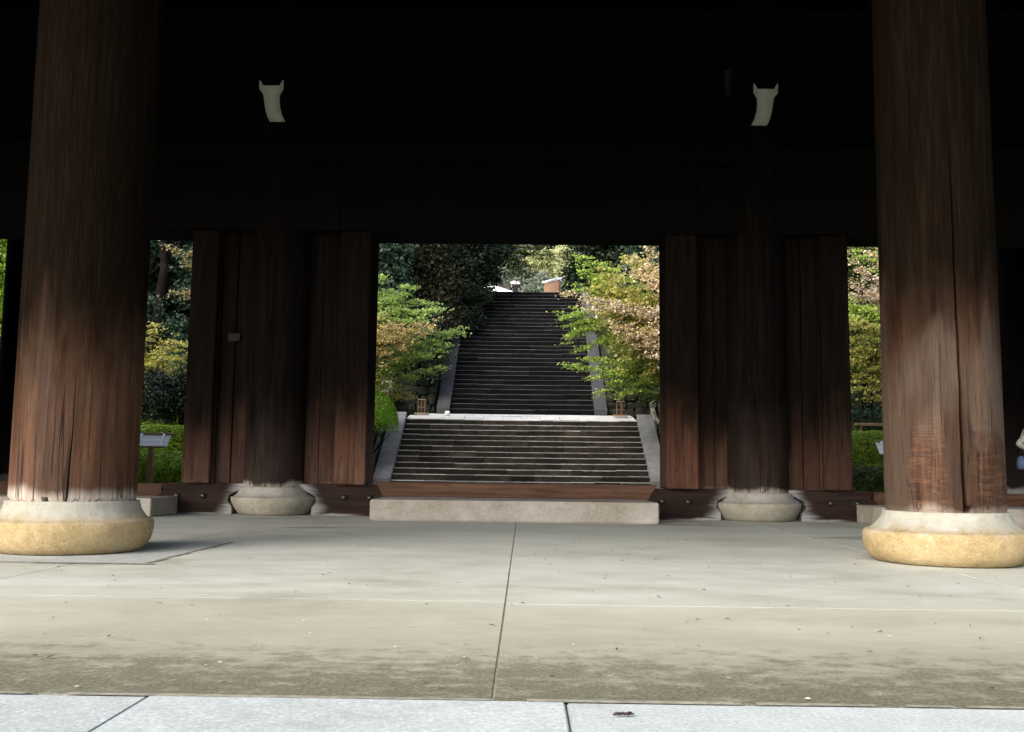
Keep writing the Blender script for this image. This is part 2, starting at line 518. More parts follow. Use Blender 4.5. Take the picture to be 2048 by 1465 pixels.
M['stand_top'] = mat_plain('pale_timber', (.19, .13, .08), .7, .25, .25, 15)
M['leaf_evergreen'] = mat_leaf('dark_evergreen_leaf', [(.004, .007, .004), (.008, .015, .007), (.015, .026, .011), (.028, .042, .016)], .45, .15, .4, .5)
M['leaf_bluegreen'] = mat_leaf('blue_green_leaf', [(.006, .014, .008), (.015, .032, .018), (.034, .06, .034), (.065, .10, .06)], .45, .2, .4, .6)
M['leaf_brown'] = mat_leaf('brown_tinged_leaf', [(.006, .008, .004), (.014, .017, .007), (.032, .032, .013), (.065, .048, .02)], .5, .2, .3, .5)
M['leaf_maple'] = mat_leaf('fresh_maple_leaf', [(.17, .26, .04), (.28, .40, .07), (.41, .53, .10), (.57, .65, .20)], .5, .42, .3, .7)
M['leaf_maple_cool'] = mat_leaf('cool_maple_leaf', [(.14, .22, .055), (.26, .38, .09), (.39, .51, .14), (.55, .64, .24)], .5, .42, .3, .7)
M['leaf_yellow'] = mat_leaf('olive_yellow_leaf', [(.25, .25, .06), (.38, .38, .09), (.50, .47, .13), (.64, .57, .22)], .5, .4, .3, .6)
M['leaf_orange'] = mat_leaf('orange_young_leaf', [(.29, .25, .085), (.44, .36, .13), (.56, .44, .19), (.68, .54, .30)], .5, .4, .3, .7)
M['leaf_pink'] = mat_leaf('pink_young_leaf', [(.47, .40, .15), (.62, .50, .25), (.74, .58, .39), (.90, .82, .73)], .5, .3, .4, .8)
M['leaf_hedge'] = mat_leaf('azalea_leaf', [(.07, .12, .012), (.13, .22, .018), (.20, .31, .026), (.28, .38, .04)], .5, .25, .3, .9)
M['leaf_hedge_dark'] = mat_leaf('dark_azalea_leaf', [(.02, .034, .010), (.04, .06, .014), (.075, .10, .02), (.12, .13, .03)], .5, .25, .3, .9)
M['moss'] = mat_leaf('bright_moss', [(.09, .19, .01), (.14, .28, .015), (.19, .36, .022)], .8, .2, .1, 1.2)
M['leaf_far'] = mat_leaf('pale_far_leaf', [(.22, .26, .12), (.38, .40, .19), (.52, .51, .26), (.64, .60, .34)], .5, .35, .3, .25)  # paleness stands for sun and haze on the distant crowns
M['leaf_far_grey'] = mat_leaf('grey_far_leaf', [(.10, .14, .10), (.17, .21, .15), (.25, .28, .20), (.34, .33, .26)], .5, .3, .3, .35)
M['far_hill'] = mat_leaf('hill_leaf', [(.04, .06, .035), (.07, .095, .055), (.11, .14, .08)], .8, .2, .1, .05)


# ------------------------------------------------------------------ terrain
def terrain_z(x, y):
    ax = abs(x)
    base = -1.6 if y < -8 else (-1.6 + (y + 8) / 2 * .1 if y < -6 else (-1.5 if y < -2 else (-.4 if y < 9 else (.08 if y > 12.2 else -.4 + (y - 9) / 3.2 * .48))))
    if y > 18.5:
        s = .08 + .50 * (min(y, 33) - 18.5)
        if y > 33: s += (y - 33) * .155
        if ax < (4.45 if y < 25.2 else 2.85) and y < 33:   # cut below the staircase
            s = min(s, .08 + max(0, (y - 20.2)) * .58 - .6)
        if y > 33 and ax < 3.0: s = 7.85 + (y - 33) * .14
        if ax > 4.2 and y < 33: s *= min(1, max(0, 1 - (ax - 30) / 60))
        base = s
    if y > 75: base += (y - 75) * .30
    return base


def build_terrain():
    xs = np.unique(np.concatenate([np.linspace(-400, -40, 14), np.linspace(-40, 40, 81), np.linspace(40, 400, 14), [-4.5, -4.4, 4.4, 4.5, -2.9, -2.8, 2.8, 2.9, -3.0, 3.0]]))
    ys = np.unique(np.concatenate([np.linspace(-400, -30, 10), np.linspace(-30, 90, 121), np.linspace(90, 400, 14), [18.5, 20.2, 25.15, 25.25, 32.95, 33.05]]))
    V = [(x, y, terrain_z(x, y) - (.1 if y > 75 else 0)) for y in ys for x in xs]
    nx = len(xs)
    i = np.arange(len(ys) - 1)[:, None] * nx + np.arange(nx - 1)[None, :]
    Q = np.stack([i, i + 1, i + nx + 1, i + nx], -1).reshape(-1, 4)
    V = np.array(V); c = V[Q].mean(1)
    mi = np.where(c[:, 1] < 17, 1, 0)
    o = link('ground', arr_mesh('ground', V, Q, mi), [M['earth'], M['gravel']])
    tag(o, kind='structure')


build_terrain()

# ------------------------------------------------------------------ platform floor, kerb
floor = box('floor', -17.2, 17.2, -4.44, 12.6, -1.5, -.004, M['mortar'], bevel=0)
tag(floor, kind='structure')
G = .004
xsl = [-17.2, -12.9, -9.65, -6.4, -2.72, .018, 2.86, 6.4, 9.65, 12.9, 17.2]
for i in range(len(xsl) - 1):
    yb = [-4.43, -2.44 - .06 * (i > 4) - (i % 2) * .012, 5.55, 9.0, 12.55]
    for j in range(4):
        g = G if not (i in (4, 5)) else G
        box('paving_slab', xsl[i] + g, xsl[i + 1] - g, yb[j] + .003, yb[j + 1] - .003, -.06, rng.uniform(-.0012, 0), M['floor'], floor, .001)
kerb = box('platform_kerb', -17.2, 17.2, -5.05, -4.46, -1.5, -.010, M['mortar'], bevel=0)
tag(kerb, kind='structure')
kx = [-.905, .215]
while kx[0] > -16: kx.insert(0, kx[0] - rng.uniform(1.2, 1.9))
while kx[-1] < 16: kx.append(kx[-1] + rng.uniform(1.3, 2.0))
for a, b in zip(kx[:-1], kx[1:]):
    s = link('kerb_stone', None, None) if False else box('kerb_stone', a + .003, b - .003, -5.07, -4.452 + rng.uniform(-.004, .004), -.3, .004 + rng.uniform(-.002, .002), M['kerb'], kerb, .004, 2)
# ragged mortar line between kerb and paving
bm = bmesh.new()
x = -8.0
while x < 8:
    d = rng.uniform(.12, .5)
    a, b = rng.uniform(.004, .016, 2)
    vs = [bm.verts.new(p) for p in ((x, -4.449 - a, .0065), (x + d, -4.449 - b, .0065), (x + d, -4.436 + b * .4, .0065), (x, -4.436 + a * .5, .0065))]
    bm.faces.new(vs)
    x += d * rng.choice([1, 1, 1.25])
o = link('mortar_joint', bm_done(bm, 'mortar_joint'), M['mortar'], kerb)
# steps going down in front of the platform
st = empty('front_steps', (0, -5.07, 0)); tag(st, kind='structure')
for k in range(8):
    o = box('step', -9.5, 9.5, -5.075 - .36 * (k + 1), -5.075 - .36 * k - .002, -1.6, -.2 * (k + 1) + .02, M['kerb'], None, .012)
    o.parent = st; o.location = (0, 5.07, 0)

# ------------------------------------------------------------------ the temple gate
gate = empty('temple_gate')
tag(gate, 'huge dark timber temple gate with thick round pillars framing the stone stairs', 'gate')


def pillar_mesh(name, r, zb, zt, cracks=(), notches=(), taper=0.0, seed=0.0, dense=True):
    """round post; cracks = (angle, slant, halfwidth, depth, z0, z1); notches = (angle, halfangle, height)"""
    th = set(np.round(np.linspace(0, 2 * np.pi, 128 if dense else 56, endpoint=False), 5))
    for c in cracks:
        for d in np.linspace(-.10, .10, 41): th.add(round((c[0] + d) % (2 * np.pi), 5))
    for n in notches:
        for d in (-1.05, -1, 1, 1.05): th.add(round((n[0] + d * n[1]) % (2 * np.pi), 5))
    th = np.array(sorted(th))
    zs = list(np.arange(zb, min(2.6, zt), .035 if dense else .12)) + list(np.arange(2.6, zt, .2)) + [zt]
    for n in notches: zs += [zb + n[2], zb + n[2] + .004]
    zs = np.array(sorted(set(zs)))
    T, Z = np.meshgrid(th, zs)
    R = np.full_like(T, r) * (1 - taper * (Z - zb) / (zt - zb))
    for i in range(T.shape[0]):
        for j in range(T.shape[1]):
            R[i, j] += .006 * mnoise.noise((math.cos(T[i, j]) * 1.6 + seed, math.sin(T[i, j]) * 1.6, Z[i, j] * .35)) \
                + .0022 * mnoise.noise((math.cos(T[i, j]) * 14 + seed, math.sin(T[i, j]) * 14, Z[i, j] * .9))
    R -= .012 * np.clip(1 - (Z - zb) / .03, 0, 1) ** 2
    for a, sl, hw, dp, z0, z1 in cracks:
        cen = a + sl * (Z - z0) + .006 * np.sin(Z * 5.3 + a * 7) + .003 * np.sin(Z * 17)
        dd = (T - cen + np.pi) % (2 * np.pi) - np.pi
        f = np.clip((Z - z0) / max(.02, .1 * (z1 - z0)), 0, 1) * np.clip((z1 - Z) / (.75 * (z1 - z0)), 0, 1) ** .7
        if z0 <= zb + .01: f = np.clip((z1 - Z) / (.9 * (z1 - z0)), 0, 1) ** 1.3
        wdt = hw * (.35 + .65 * f)
        R -= dp * f * np.clip(1 - (np.abs(dd) / wdt) ** 2, 0, 1)
    for a, ha, h in notches:
        dd = (T - a + np.pi) % (2 * np.pi) - np.pi
        R -= .16 * ((np.abs(dd) <= ha * 1.01) & (Z <= zb + h + .001))
    V = np.stack([R * np.cos(T), R * np.sin(T), Z], -1).reshape(-1, 3)
    nt_, nz = len(th), len(zs)
    i = np.arange(nz - 1)[:, None] * nt_
    j = np.arange(nt_)[None, :]
    k = (j + 1) % nt_
    Q = np.stack([i + j, i + k, i + nt_ + k, i + nt_ + j], -1).reshape(-1, 4)
    me = arr_mesh(name, V, Q)
    me.polygons.foreach_set('use_smooth', [True] * len(me.polygons))
    return me


def base_profile(rn):
    """bulging lower drum with a rim, then a hollow flare up to the neck radius rn"""
    pr = [(.44, 0), (.485, .010), (.525, .045), (.549, .09), (.562, .14), (.566, .178), (.564, .206), (.557, .221), (.546, .229), (.528, .231)]
    for t in (.15, .3, .45, .6, .75, .9, 1.0):
        pr.append((.526 - (.526 - rn) * (1 - (1 - t) ** 2.0), .233 + .127 * t))
    return pr + [(rn - .012, .364), (.25, .364)]


FL, FR = base_profile(.455), base_profile(.425)
SB = [(.435, 0), (.47, .03), (.515, .09), (.545, .15), (.555, .20), (.553, .222), (.545, .230), (.525, .233),
      (.50, .248), (.475, .272), (.458, .300), (.448, .33), (.444, .352), (.436, .360), (.25, .360)]
P2 = -math.pi / 2
pa = pillar_mesh('pillar', .434, .36, 7.6, cracks=[(P2 +0.330, .055, .012, .05, .36, 1.45), (P2 +0.090, .0, .004, .012, .5, 1.3), (P2 +0.200, .01, .004, .012, .7, 1.4),
                 (P2 +0.620, .02, .004, .012, .62, 1.35), (P2 -0.030, .0, .003, .01, .45, 1.2)], notches=[(P2 +0.000, .05, .03)], seed=3.1)
pb = pillar_mesh('pillar', .407, .36, 7.6, cracks=[(P2 -0.080, -.02, .036, .17, .36, 3.2), (P2 +0.200, .02, .05, .02, .52, .8), (P2 -1.040, .0, .005, .015, .8, 2.6),
                 (P2 -0.400, .01, .005, .015, .9, 1.75), (P2 -0.300, 0, .004, .012, 1.0, 1.9), (P2 -0.900, .0, .004, .012, .36, 1.6)], notches=[(P2 -0.020, .055, .045)], taper=.045, seed=9.7)
pc = pillar_mesh('pillar', .405, .36, 7.6, notches=[(P2 - .05, .025, .025)], seed=5.0, dense=False)
pc.materials.append(M['pillar_dark'])


def pillar(me, m, x, y, prof, bm_, label=None, seed=0.0):
    o = link('pillar', me, m, gate, (x, y, 0))
    if label: o['label'] = label
    b = lathe('base_stone', prof, bm_, o, 128, .017, seed=seed)
    return o


pillar(pa, M['pillar_a'], -3.185, 0, FL, M['base_ochre'], 'thick brown pillar standing at the left front on an ochre stone base', 1)
pillar(pb, M['pillar_b'], 3.14, 0, FR, M['base_ochre'], 'thick pillar with a long deep crack at the right front', 8)
p2l = pillar(pc, None, -3.185, 5.8, SB, M['base_grey'], 'dark inner pillar left of the doorway', 3)
p2r = pillar(pc, None, 3.17, 5.8, SB, M['base_grey'], 'dark inner pillar right of the doorway', 5)
for x, y in [(-9.67, 0), (9.67, 0), (-16, 0), (16, 0), (-9.67, 5.8), (9.67, 5.8), (-16, 5.8), (16, 5.8), (-3.26, 11.6), (3.26, 11.6), (-9.67, 11.6), (9.70, 11.6), (-16, 11.6), (16, 11.6)]:
    o = link('pillar', pc, None, gate, (x, y, 0))
    b = link('base_stone', p2l.children[0].data, None, o)
# plinth flags under the front bases
for x in (-3.185,):
    box('plinth_stone', x - .88, x + .88, -.93, .9, -.05, .0008, M['plinth'], gate, 0)
    if x > 0: continue
    bm = bmesh.new()
    t = 0
    while t < 1.8:                                   # broken mortar edge of the flagstone
        d = rng.uniform(.08, .25)
        a, b = rng.uniform(.01, .045, 2)
        for s, fx in ((1, 0),):
            vs = [bm.verts.new((x + s * (.882 - 0), -.93 + t, .0045)), bm.verts.new((x + s * .882, -.93 + t + d, .0045)),
                  bm.verts.new((x + s * (.882 + b), -.93 + t + d, .0045)), bm.verts.new((x + s * (.882 + a), -.93 + t, .0045))]
            bm.faces.new(vs)
        vs = [bm.verts.new((x - .88 + t, -.932, .008)), bm.verts.new((x - .88 + t + d, -.932, .008)),
              bm.verts.new((x - .88 + t + d, -.932 - b, .0045)), bm.verts.new((x - .88 + t, -.932 - a, .0045))]
        bm.faces.new(vs)
        t += d
    link('mortar_edge', bm_done(bm, 'mortar_edge'), M['mortar'], gate)

# upright boards and jambs either side of the inner pillars
for sgn in (-1, 1):
    def bx(nm, a, b, y0, y1, z0, z1, m, bev=.01):
        lo, hi = sorted((sgn * a, sgn * b))
        return box(nm, lo, hi, y0, y1, z0, z1, m, gate, bev)
    bx('door_jamb', 1.945, 2.36, 5.52, 6.18, .40, 4.66, M['jamb'], .018)
    bx('wall_board', 2.365, 2.60, 5.71, 5.90, .40, 4.66, M['board'])
    bx('wall_board', 2.605, 2.84, 5.735, 5.90, .40, 4.66, M['board'])
    bx('wall_board', 3.53, 3.76, 5.735, 5.90, .40, 4.66, M['board'])
    bx('wall_board', 3.765, 3.975, 5.71, 5.90, .40, 4.66, M['board'])
    bx('door_jamb', 3.98, 4.345, 5.55, 6.18, .40, 4.66, M['board'], .018)
    bx('batten', 2.30, 2.372, 5.66, 5.72, .40, 4.66, M['board'], .008)
    bx('batten', 3.955, 4.0, 5.64, 5.72, .40, 4.66, M['board'], .008)
    # thick foot boards, cut back round the base stones
    pts = [(2.66, .0), (2.66, .10), (2.60, .17), (2.62, .25), (2.74, .31), (2.80, .345), (2.86, .40), (2.30, .405), (1.85, .395), (1.80, .385), (1.72, .26), (1.72, .0)]
    P = [(sgn * a, b) for a, b in pts]
    prism('foot_board', P, 5.64, 5.90, 'y', M['sill'], gate, .006)
    pts = [(3.70, .0), (3.70, .10), (3.76, .17), (3.74, .25), (3.62, .31), (3.56, .345), (3.50, .40), (4.10, .408), (4.55, .40), (4.64, .38), (4.60, .30), (4.72, .20), (4.72, .0)]
    P = [(sgn * a, b) for a, b in pts]
    prism('foot_board', P, 5.64, 5.90, 'y', M['sill'], gate, .006)
    for sx in (1.90, 2.235, 4.075, 4.42):
        prof = [(.0385, 0), (.0385, .012), (.035, .026), (.026, .038), (.012, .044), (.002, .045)]
        o = lathe('nail_cover', prof, M['iron'], gate, 16)
        o.location = (sgn * sx, 5.643, .235); o.rotation_euler = (math.pi / 2, 0, 0)
    bx('side_threshold', 4.645, 8.5, 5.70, 5.93, .21, .385, M['sill_side'])
    bx('side_step_stone', 4.40, 6.6, 4.70, 5.62, 0.0, .225, M['granite_step'], .012)
    bx('side_step_stone', 6.606, 8.4, 4.70, 5.62, 0.0, .225, M['granite_step'], .012)
    bx('wall_board', 8.5, 9.28, 5.55, 6.1, 0.0, 4.66, M['board'])
    bx('wall_panel', 10.05, 15.6, 5.7, 5.9, 0.0, 4.66, M['board'])
    bx('lintel', 2.36, 9.3, 5.45, 6.2, 3.75, 4.655, M['shade_black'], .02)
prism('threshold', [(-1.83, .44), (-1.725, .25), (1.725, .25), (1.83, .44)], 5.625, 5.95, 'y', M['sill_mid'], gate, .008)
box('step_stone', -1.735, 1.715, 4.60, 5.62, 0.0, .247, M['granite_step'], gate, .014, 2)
box('lintel', -2.36, 2.36, 5.43, 6.2, 3.738, 4.655, M['shade_black'], gate, .02)

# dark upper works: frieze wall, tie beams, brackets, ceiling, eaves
box('tie_beam', -16.4, 16.4, 5.38, 6.25, 4.66, 4.93, M['shade_black'], gate, .02)
box('frieze_wall', -16.4, 16.4, 5.65, 5.95, 4.935, 7.5, M['shade_black'], gate, 0)
box('tie_beam', -16.4, 16.4, 5.3, 6.3, 6.3, 6.75, M['shade_black'], gate, .02)
box('tie_beam', -16.4, 16.4, -.22, .22, 4.55, 5.05, M['shade_black'], gate, .02)
box('tie_beam', -16.4, 16.4, 11.38, 11.82, 5.2, 5.7, M['shade_black'], gate, .02)
box('frieze_wall', -16.4, 16.4, -.12, .12, 5.055, 7.5, M['shade_black'], gate, 0)
box('frieze_wall', -16.4, 16.4, 11.5, 11.7, 5.705, 7.5, M['shade_black'], gate, 0)
box('ceiling', -16.4, 16.4, .0, 11.6, 7.502, 7.7, M['shade_black'], gate, 0)
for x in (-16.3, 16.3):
    box('end_wall', x - .1, x + .1, .3, 11.3, 0.0, 7.5, M['shade_black'], gate, 0)
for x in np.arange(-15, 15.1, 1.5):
    box('ceiling_joist', x - .09, x + .09, .13, 5.62, 7.28, 7.5, M['shade_black'], gate, .01)
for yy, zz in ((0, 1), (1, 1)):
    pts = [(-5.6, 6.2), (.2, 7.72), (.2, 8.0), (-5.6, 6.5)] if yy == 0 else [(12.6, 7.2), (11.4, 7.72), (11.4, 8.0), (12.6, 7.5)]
    prism('eave', pts, -19, 19, 'x', M['shade_black'], gate)
prism('roof', [(-5.9, 6.62), (0.3, 8.3), (3, 8.9), (5.8, 9.4), (8.6, 8.9), (11.3, 8.3), (12.8, 7.62), (11.2, 8.02), (.4, 8.02)], -19.5, 19.5, 'x', M['grey_plank'], gate)  # unseen roof; ridge height and eave lengths shaped to steer light below


def kibana(x, sgn):
    """white painted, hooked end of a beam: an S-shaped face, hollowed under, with two horns above"""
    prof = [(4.550, 5.425, 0.152), (4.552, 5.354, 0.153), (4.565, 5.301, 0.151), (4.580, 5.282, 0.128), (4.600, 5.244, 0.104), (4.630, 5.165, 0.097), (4.660, 5.092, 0.096), (4.700, 5.022, 0.097), (4.750, 4.956, 0.098)]
    n = len(prof)
    V, Q, mi = [], [], []
    sway = [-sgn * -.0, 0, 0, 0, -.004, -.006, 0, .014, .042]              # the face leans towards the middle bay as it runs down
    for (y, z, h), q in zip(prof, sway):
        V += [(x - h - sgn * q, y, z), (x + h - sgn * q, y, z)]
    for (y, z, h), q in zip(prof, sway):
        V += [(x - h - sgn * q, y + .5, z + .16), (x + h - sgn * q, y + .5, z + .16)]
    for i in range(n - 1):
        a = 2 * i
        if i >= 1: Q.append((a, a + 1, a + 3, a + 2)); mi.append(0)
        Q.append((a, a + 2, 2 * n + a + 2, 2 * n + a)); mi.append(1)
        Q.append((a + 1, 2 * n + a + 1, 2 * n + a + 3, a + 3)); mi.append(1)
    me = arr_mesh('beam_end', V, Q, mi)
    bm = bmesh.new(); bm.from_mesh(me)
    bm.verts.ensure_lookup_table()
    v = list(bm.verts)
    # horns
    z2, h = prof[1][1], prof[1][2]
    for s in (-1, 1):
        i0 = 0 if s < 0 else 1
        inner = bm.verts.new((x + s * (h - .05), prof[1][0], z2))
        tipi = bm.verts.new((x + s * (h - .018), prof[0][0], prof[0][1] - .01))
        f = bm.faces.new((v[2 + i0], v[i0], tipi, inner)); f.material_index = 0
    f = bm.faces.new((v[2 * n - 2], v[2 * n - 1], v[4 * n - 1], v[4 * n - 2])); f.material_index = 1
    bmesh.ops.recalc_face_normals(bm, faces=bm.faces)
    bm.to_mesh(me); bm.free()
    link('beam_end', me, [M['white_paint'], M['shade_black']], gate)
    box('beam', x - .09, x + .09, 4.95, 5.64, 4.99, 5.5, M['shade_black'], gate, .01)


kibana(-3.10, -1)
kibana(3.05, 1)
M['faded_paper'] = mat_plain('faded_paper', (.011, .0105, .008), .9, .2, .3, 20)
M['pale_board_patch'] = mat_plain('pale_wood_patch', (.016, .013, .0105), .9, .2, .3, 20)
box('paper_tag', 2.62, 2.70, 4.92, 4.925, 5.40, 5.75, M['faded_paper'], gate, .001)
box('name_tag', -3.86, -3.70, 5.690, 5.708, 2.28, 2.38, M['pale_board_patch'], gate, .002)

# ------------------------------------------------------------------ stone stairs
def step_block(x0, x1, yf, zb, zt, depth, mats, parent, name='step_stone', tilt=.02, nose=.028, back=.05):
    zf = zt - tilt
    pr = [(yf, zb), (yf, zf - nose), (yf + nose * .35, zf - nose * .3), (yf + nose * 1.1, zf), (yf + depth + back, zt), (yf + depth + back, zb)]
    n = len(pr)
    V = [(x0, y, z) for y, z in pr] + [(x1, y, z) for y, z in pr]
    me = bpy.data.meshes.new(name)
    F = [(i, i + n, (i + 1) % n + n, (i + 1) % n) for i in range(n)] + [tuple(range(n)), tuple(range(2 * n - 1, n - 1, -1))]
    me.from_pydata(V, [], F)
    for m in mats: me.materials.append(m)
    me.polygons.foreach_set('material_index', [0, 1, 1, 1, 0, 0, 0, 0])
    me.update()
    return link(name, me, None, parent)


def flight(root, n, x0, x1, y0, z0, rise, run, mats, nblock, jit=.006, tilt=.02, nose=.028):
    for i in range(n):
        cuts = np.linspace(x0, x1, nblock + 1)
        cuts[1:-1] += rng.uniform(-.35, .35, nblock - 1) * (x1 - x0) / nblock
        for a, b in zip(cuts[:-1], cuts[1:]):
            dy, dz = rng.uniform(-jit, jit, 2)
            xm = (a + b) / (x1 - x0)
            dz += -.022 * (1 - xm * xm) + .008 * math.sin(i * 2.1 + xm * 1.7)      # treads worn hollow in the middle
            step_block(a + .003, b - .003, y0 + run * i + dy, z0 + rise * i - .02, z0 + rise * (i + 1) + dz * .8, run, mats, root, tilt=tilt, nose=nose * rng.uniform(.8, 1.2))


def stringer(root, xa, xb, pts_y, zfun, m, thick=.5):
    for a, b in zip(pts_y[:-1], pts_y[1:]):
        prism('stringer_stone', [(a + .004, zfun(a) - thick), (a + .004, zfun(a)), (b - .004, zfun(b)), (b - .004, zfun(b) - thick)], xa, xb, 'x', m, root, .012)


low = empty('stone_stairs', (0, 0, 0))
tag(low, 'lower wide flight of dark mossy stone stairs with pale worn edges just behind the threshold', 'stairs')
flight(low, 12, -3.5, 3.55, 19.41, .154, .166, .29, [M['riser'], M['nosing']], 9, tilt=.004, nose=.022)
for i in range(12):                                   # slightly sloping landing flags
    a, b = -3.5 + 7.05 / 12 * i, -3.5 + 7.05 / 12 * (i + 1)
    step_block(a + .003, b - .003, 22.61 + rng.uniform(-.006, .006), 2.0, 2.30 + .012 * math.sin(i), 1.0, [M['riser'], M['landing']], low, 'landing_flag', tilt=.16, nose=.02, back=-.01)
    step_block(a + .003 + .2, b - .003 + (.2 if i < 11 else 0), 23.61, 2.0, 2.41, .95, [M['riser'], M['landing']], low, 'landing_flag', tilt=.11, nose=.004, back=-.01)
zl = lambda y: .36 + (y - 19.35) * .572
stringer(low, -3.98, -3.506, [19.35, 20.5, 21.6, 22.85], zl, M['stringer_pink'])
stringer(low, 3.556, 4.03, [19.35, 20.0, 21.5, 22.85], zl, M['stringer'])
upst = empty('stone_stairs', (0, 0, 0))
tag(upst, 'upper long steep flight of narrow dark stone stairs climbing to the person with the parasol', 'stairs')
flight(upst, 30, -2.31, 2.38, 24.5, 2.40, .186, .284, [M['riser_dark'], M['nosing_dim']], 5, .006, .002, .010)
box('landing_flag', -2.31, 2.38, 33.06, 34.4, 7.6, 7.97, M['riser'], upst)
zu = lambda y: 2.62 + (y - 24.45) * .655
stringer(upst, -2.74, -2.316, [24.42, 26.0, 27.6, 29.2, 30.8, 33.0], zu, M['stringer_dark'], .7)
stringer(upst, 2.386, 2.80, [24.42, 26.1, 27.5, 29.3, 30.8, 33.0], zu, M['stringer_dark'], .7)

# ------------------------------------------------------------------ dry stone walls
stone_meshes = []
for k in range(9):
    bm = bmesh.new()
    bmesh.ops.create_cube(bm, size=1.0)
    bmesh.ops.subdivide_edges(bm, edges=bm.edges[:], cuts=1, use_grid_fill=True)
    for v in bm.verts:
        c = v.co.copy()
        l = sum(abs(q) ** 5 for q in c) ** .2
        v.co = c / l * .5 + Vector(rng.uniform(-.055, .055, 3))
    me = bpy.data.meshes.new('stone'); bm.to_mesh(me); bm.free()
    stone_meshes.append(me)


def stone_wall(label, p0, p1, zb, ztop, m, size=.42, depth=.4, group=None):
    """courses of irregular stones along p0->p1; ztop(t) gives the crest"""
    root = empty('stone_wall', (p0[0], p0[1], 0))
    tag(root, label, 'wall', group)
    d = Vector((p1[0] - p0[0], p1[1] - p0[1], 0)); L = d.length; d.normalize()
    rz = math.atan2(d.y, d.x)
    nrm = Vector((d.y, -d.x, 0))
    ms = []
    for me in stone_meshes:
        c = me.copy(); c.materials.clear(); c.materials.append(m); c.name = 'stone'; ms.append(c)
    z = zb
    while z < max(ztop(0), ztop(1)):
        h = size * rng.uniform(.6, .95)
        x = -rng.uniform(0, size * .5)
        while x < L:
            wd = min(size * rng.uniform(.7, 1.5), max(.12, L - x))
            t = min(1, max(0, (x + wd / 2) / L))
            if z + h * .4 < ztop(t):
                o = link('stone', ms[rng.integers(len(ms))], None, root)
                q = d * (x + wd / 2) - nrm * (depth * .5 + .12 * (z - zb) * .5 - rng.uniform(-.04, .04))
                o.location = (q.x, q.y, z + h / 2 + rng.uniform(-.03, .03))
                o.rotation_euler = (rng.normal(0, .08), rng.normal(0, .14), rz + rng.normal(0, .06))
                o.scale = (wd * 1.06, depth, h * 1.12)
            x += wd
        z += h
    V = []
    for t in (0, 1):
        q = d * (L * t) - nrm * (depth * .62)
        q2 = d * (L * t) - nrm * (depth * .62 + .5)
        V += [(q.x, q.y, zb - .3), (q2.x, q2.y, zb - .3), (q2.x, q2.y, ztop(t) - .1), (q.x, q.y, ztop(t) - .1)]
    me = bpy.data.meshes.new('wall_core')
    me.from_pydata(V, [], [(0, 1, 2, 3), (7, 6, 5, 4), (0, 4, 5, 1), (1, 5, 6, 2), (2, 6, 7, 3), (3, 7, 4, 0)])
    link('wall_core', me, M['earth'], root)
    return root


# facing side is to the right of the direction p0->p1
stone_wall('lichen covered stone retaining wall left of the lower stairs under the bright moss mound', (-4.0, 19.2), (-4.0, 24.7), .05, lambda t: 1.75 + 1.55 * t, M['wallstone'], .40)
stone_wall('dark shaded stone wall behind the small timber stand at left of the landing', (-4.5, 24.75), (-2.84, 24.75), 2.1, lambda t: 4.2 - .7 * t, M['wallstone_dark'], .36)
stone_wall('mossy stone retaining wall right of the lower stairs below the maple', (4.06, 24.7), (4.06, 19.2), .05, lambda t: 3.25 - 1.5 * t, M['wallstone'], .42)
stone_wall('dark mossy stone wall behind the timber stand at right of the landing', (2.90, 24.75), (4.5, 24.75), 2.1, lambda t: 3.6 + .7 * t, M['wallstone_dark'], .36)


# ------------------------------------------------------------------ foliage
def leaf_quads(P, N, size, r, aspect=.62, var=.35):
    n = len(P)
    N = N / (np.linalg.norm(N, axis=1, keepdims=True) + 1e-9)
    A = r.normal(size=(n, 3))
    U = np.cross(N, A); U /= np.linalg.norm(U, axis=1, keepdims=True) + 1e-9
    W = np.cross(N, U)
    s = size * (1 + var * r.uniform(-1, 1, (n, 1)))
    a, b = U * s * .5, W * s * .5 * aspect
    fold = N * s * .10
    V = np.stack([P - a, P - b + fold + a * .1, P + a, P + b + fold + a * .1], 1).reshape(-1, 3)
    Q = np.arange(4 * n).reshape(-1, 4)
    return V, Q


def cluster_leaves(C, k, sig, size, r, upness=1.0, nrm=None, tilt=.5, **kw):
    C = np.asarray(C, float)
    P = np.repeat(C, k, 0) + r.normal(size=(len(C) * k, 3)) * np.asarray(sig)
    N = r.normal(size=P.shape) * tilt
    N[:, 2] += upness
    if nrm is not None: N += np.repeat(np.asarray(nrm, float), k, 0)
    return leaf_quads(P, N, size, r, **kw)


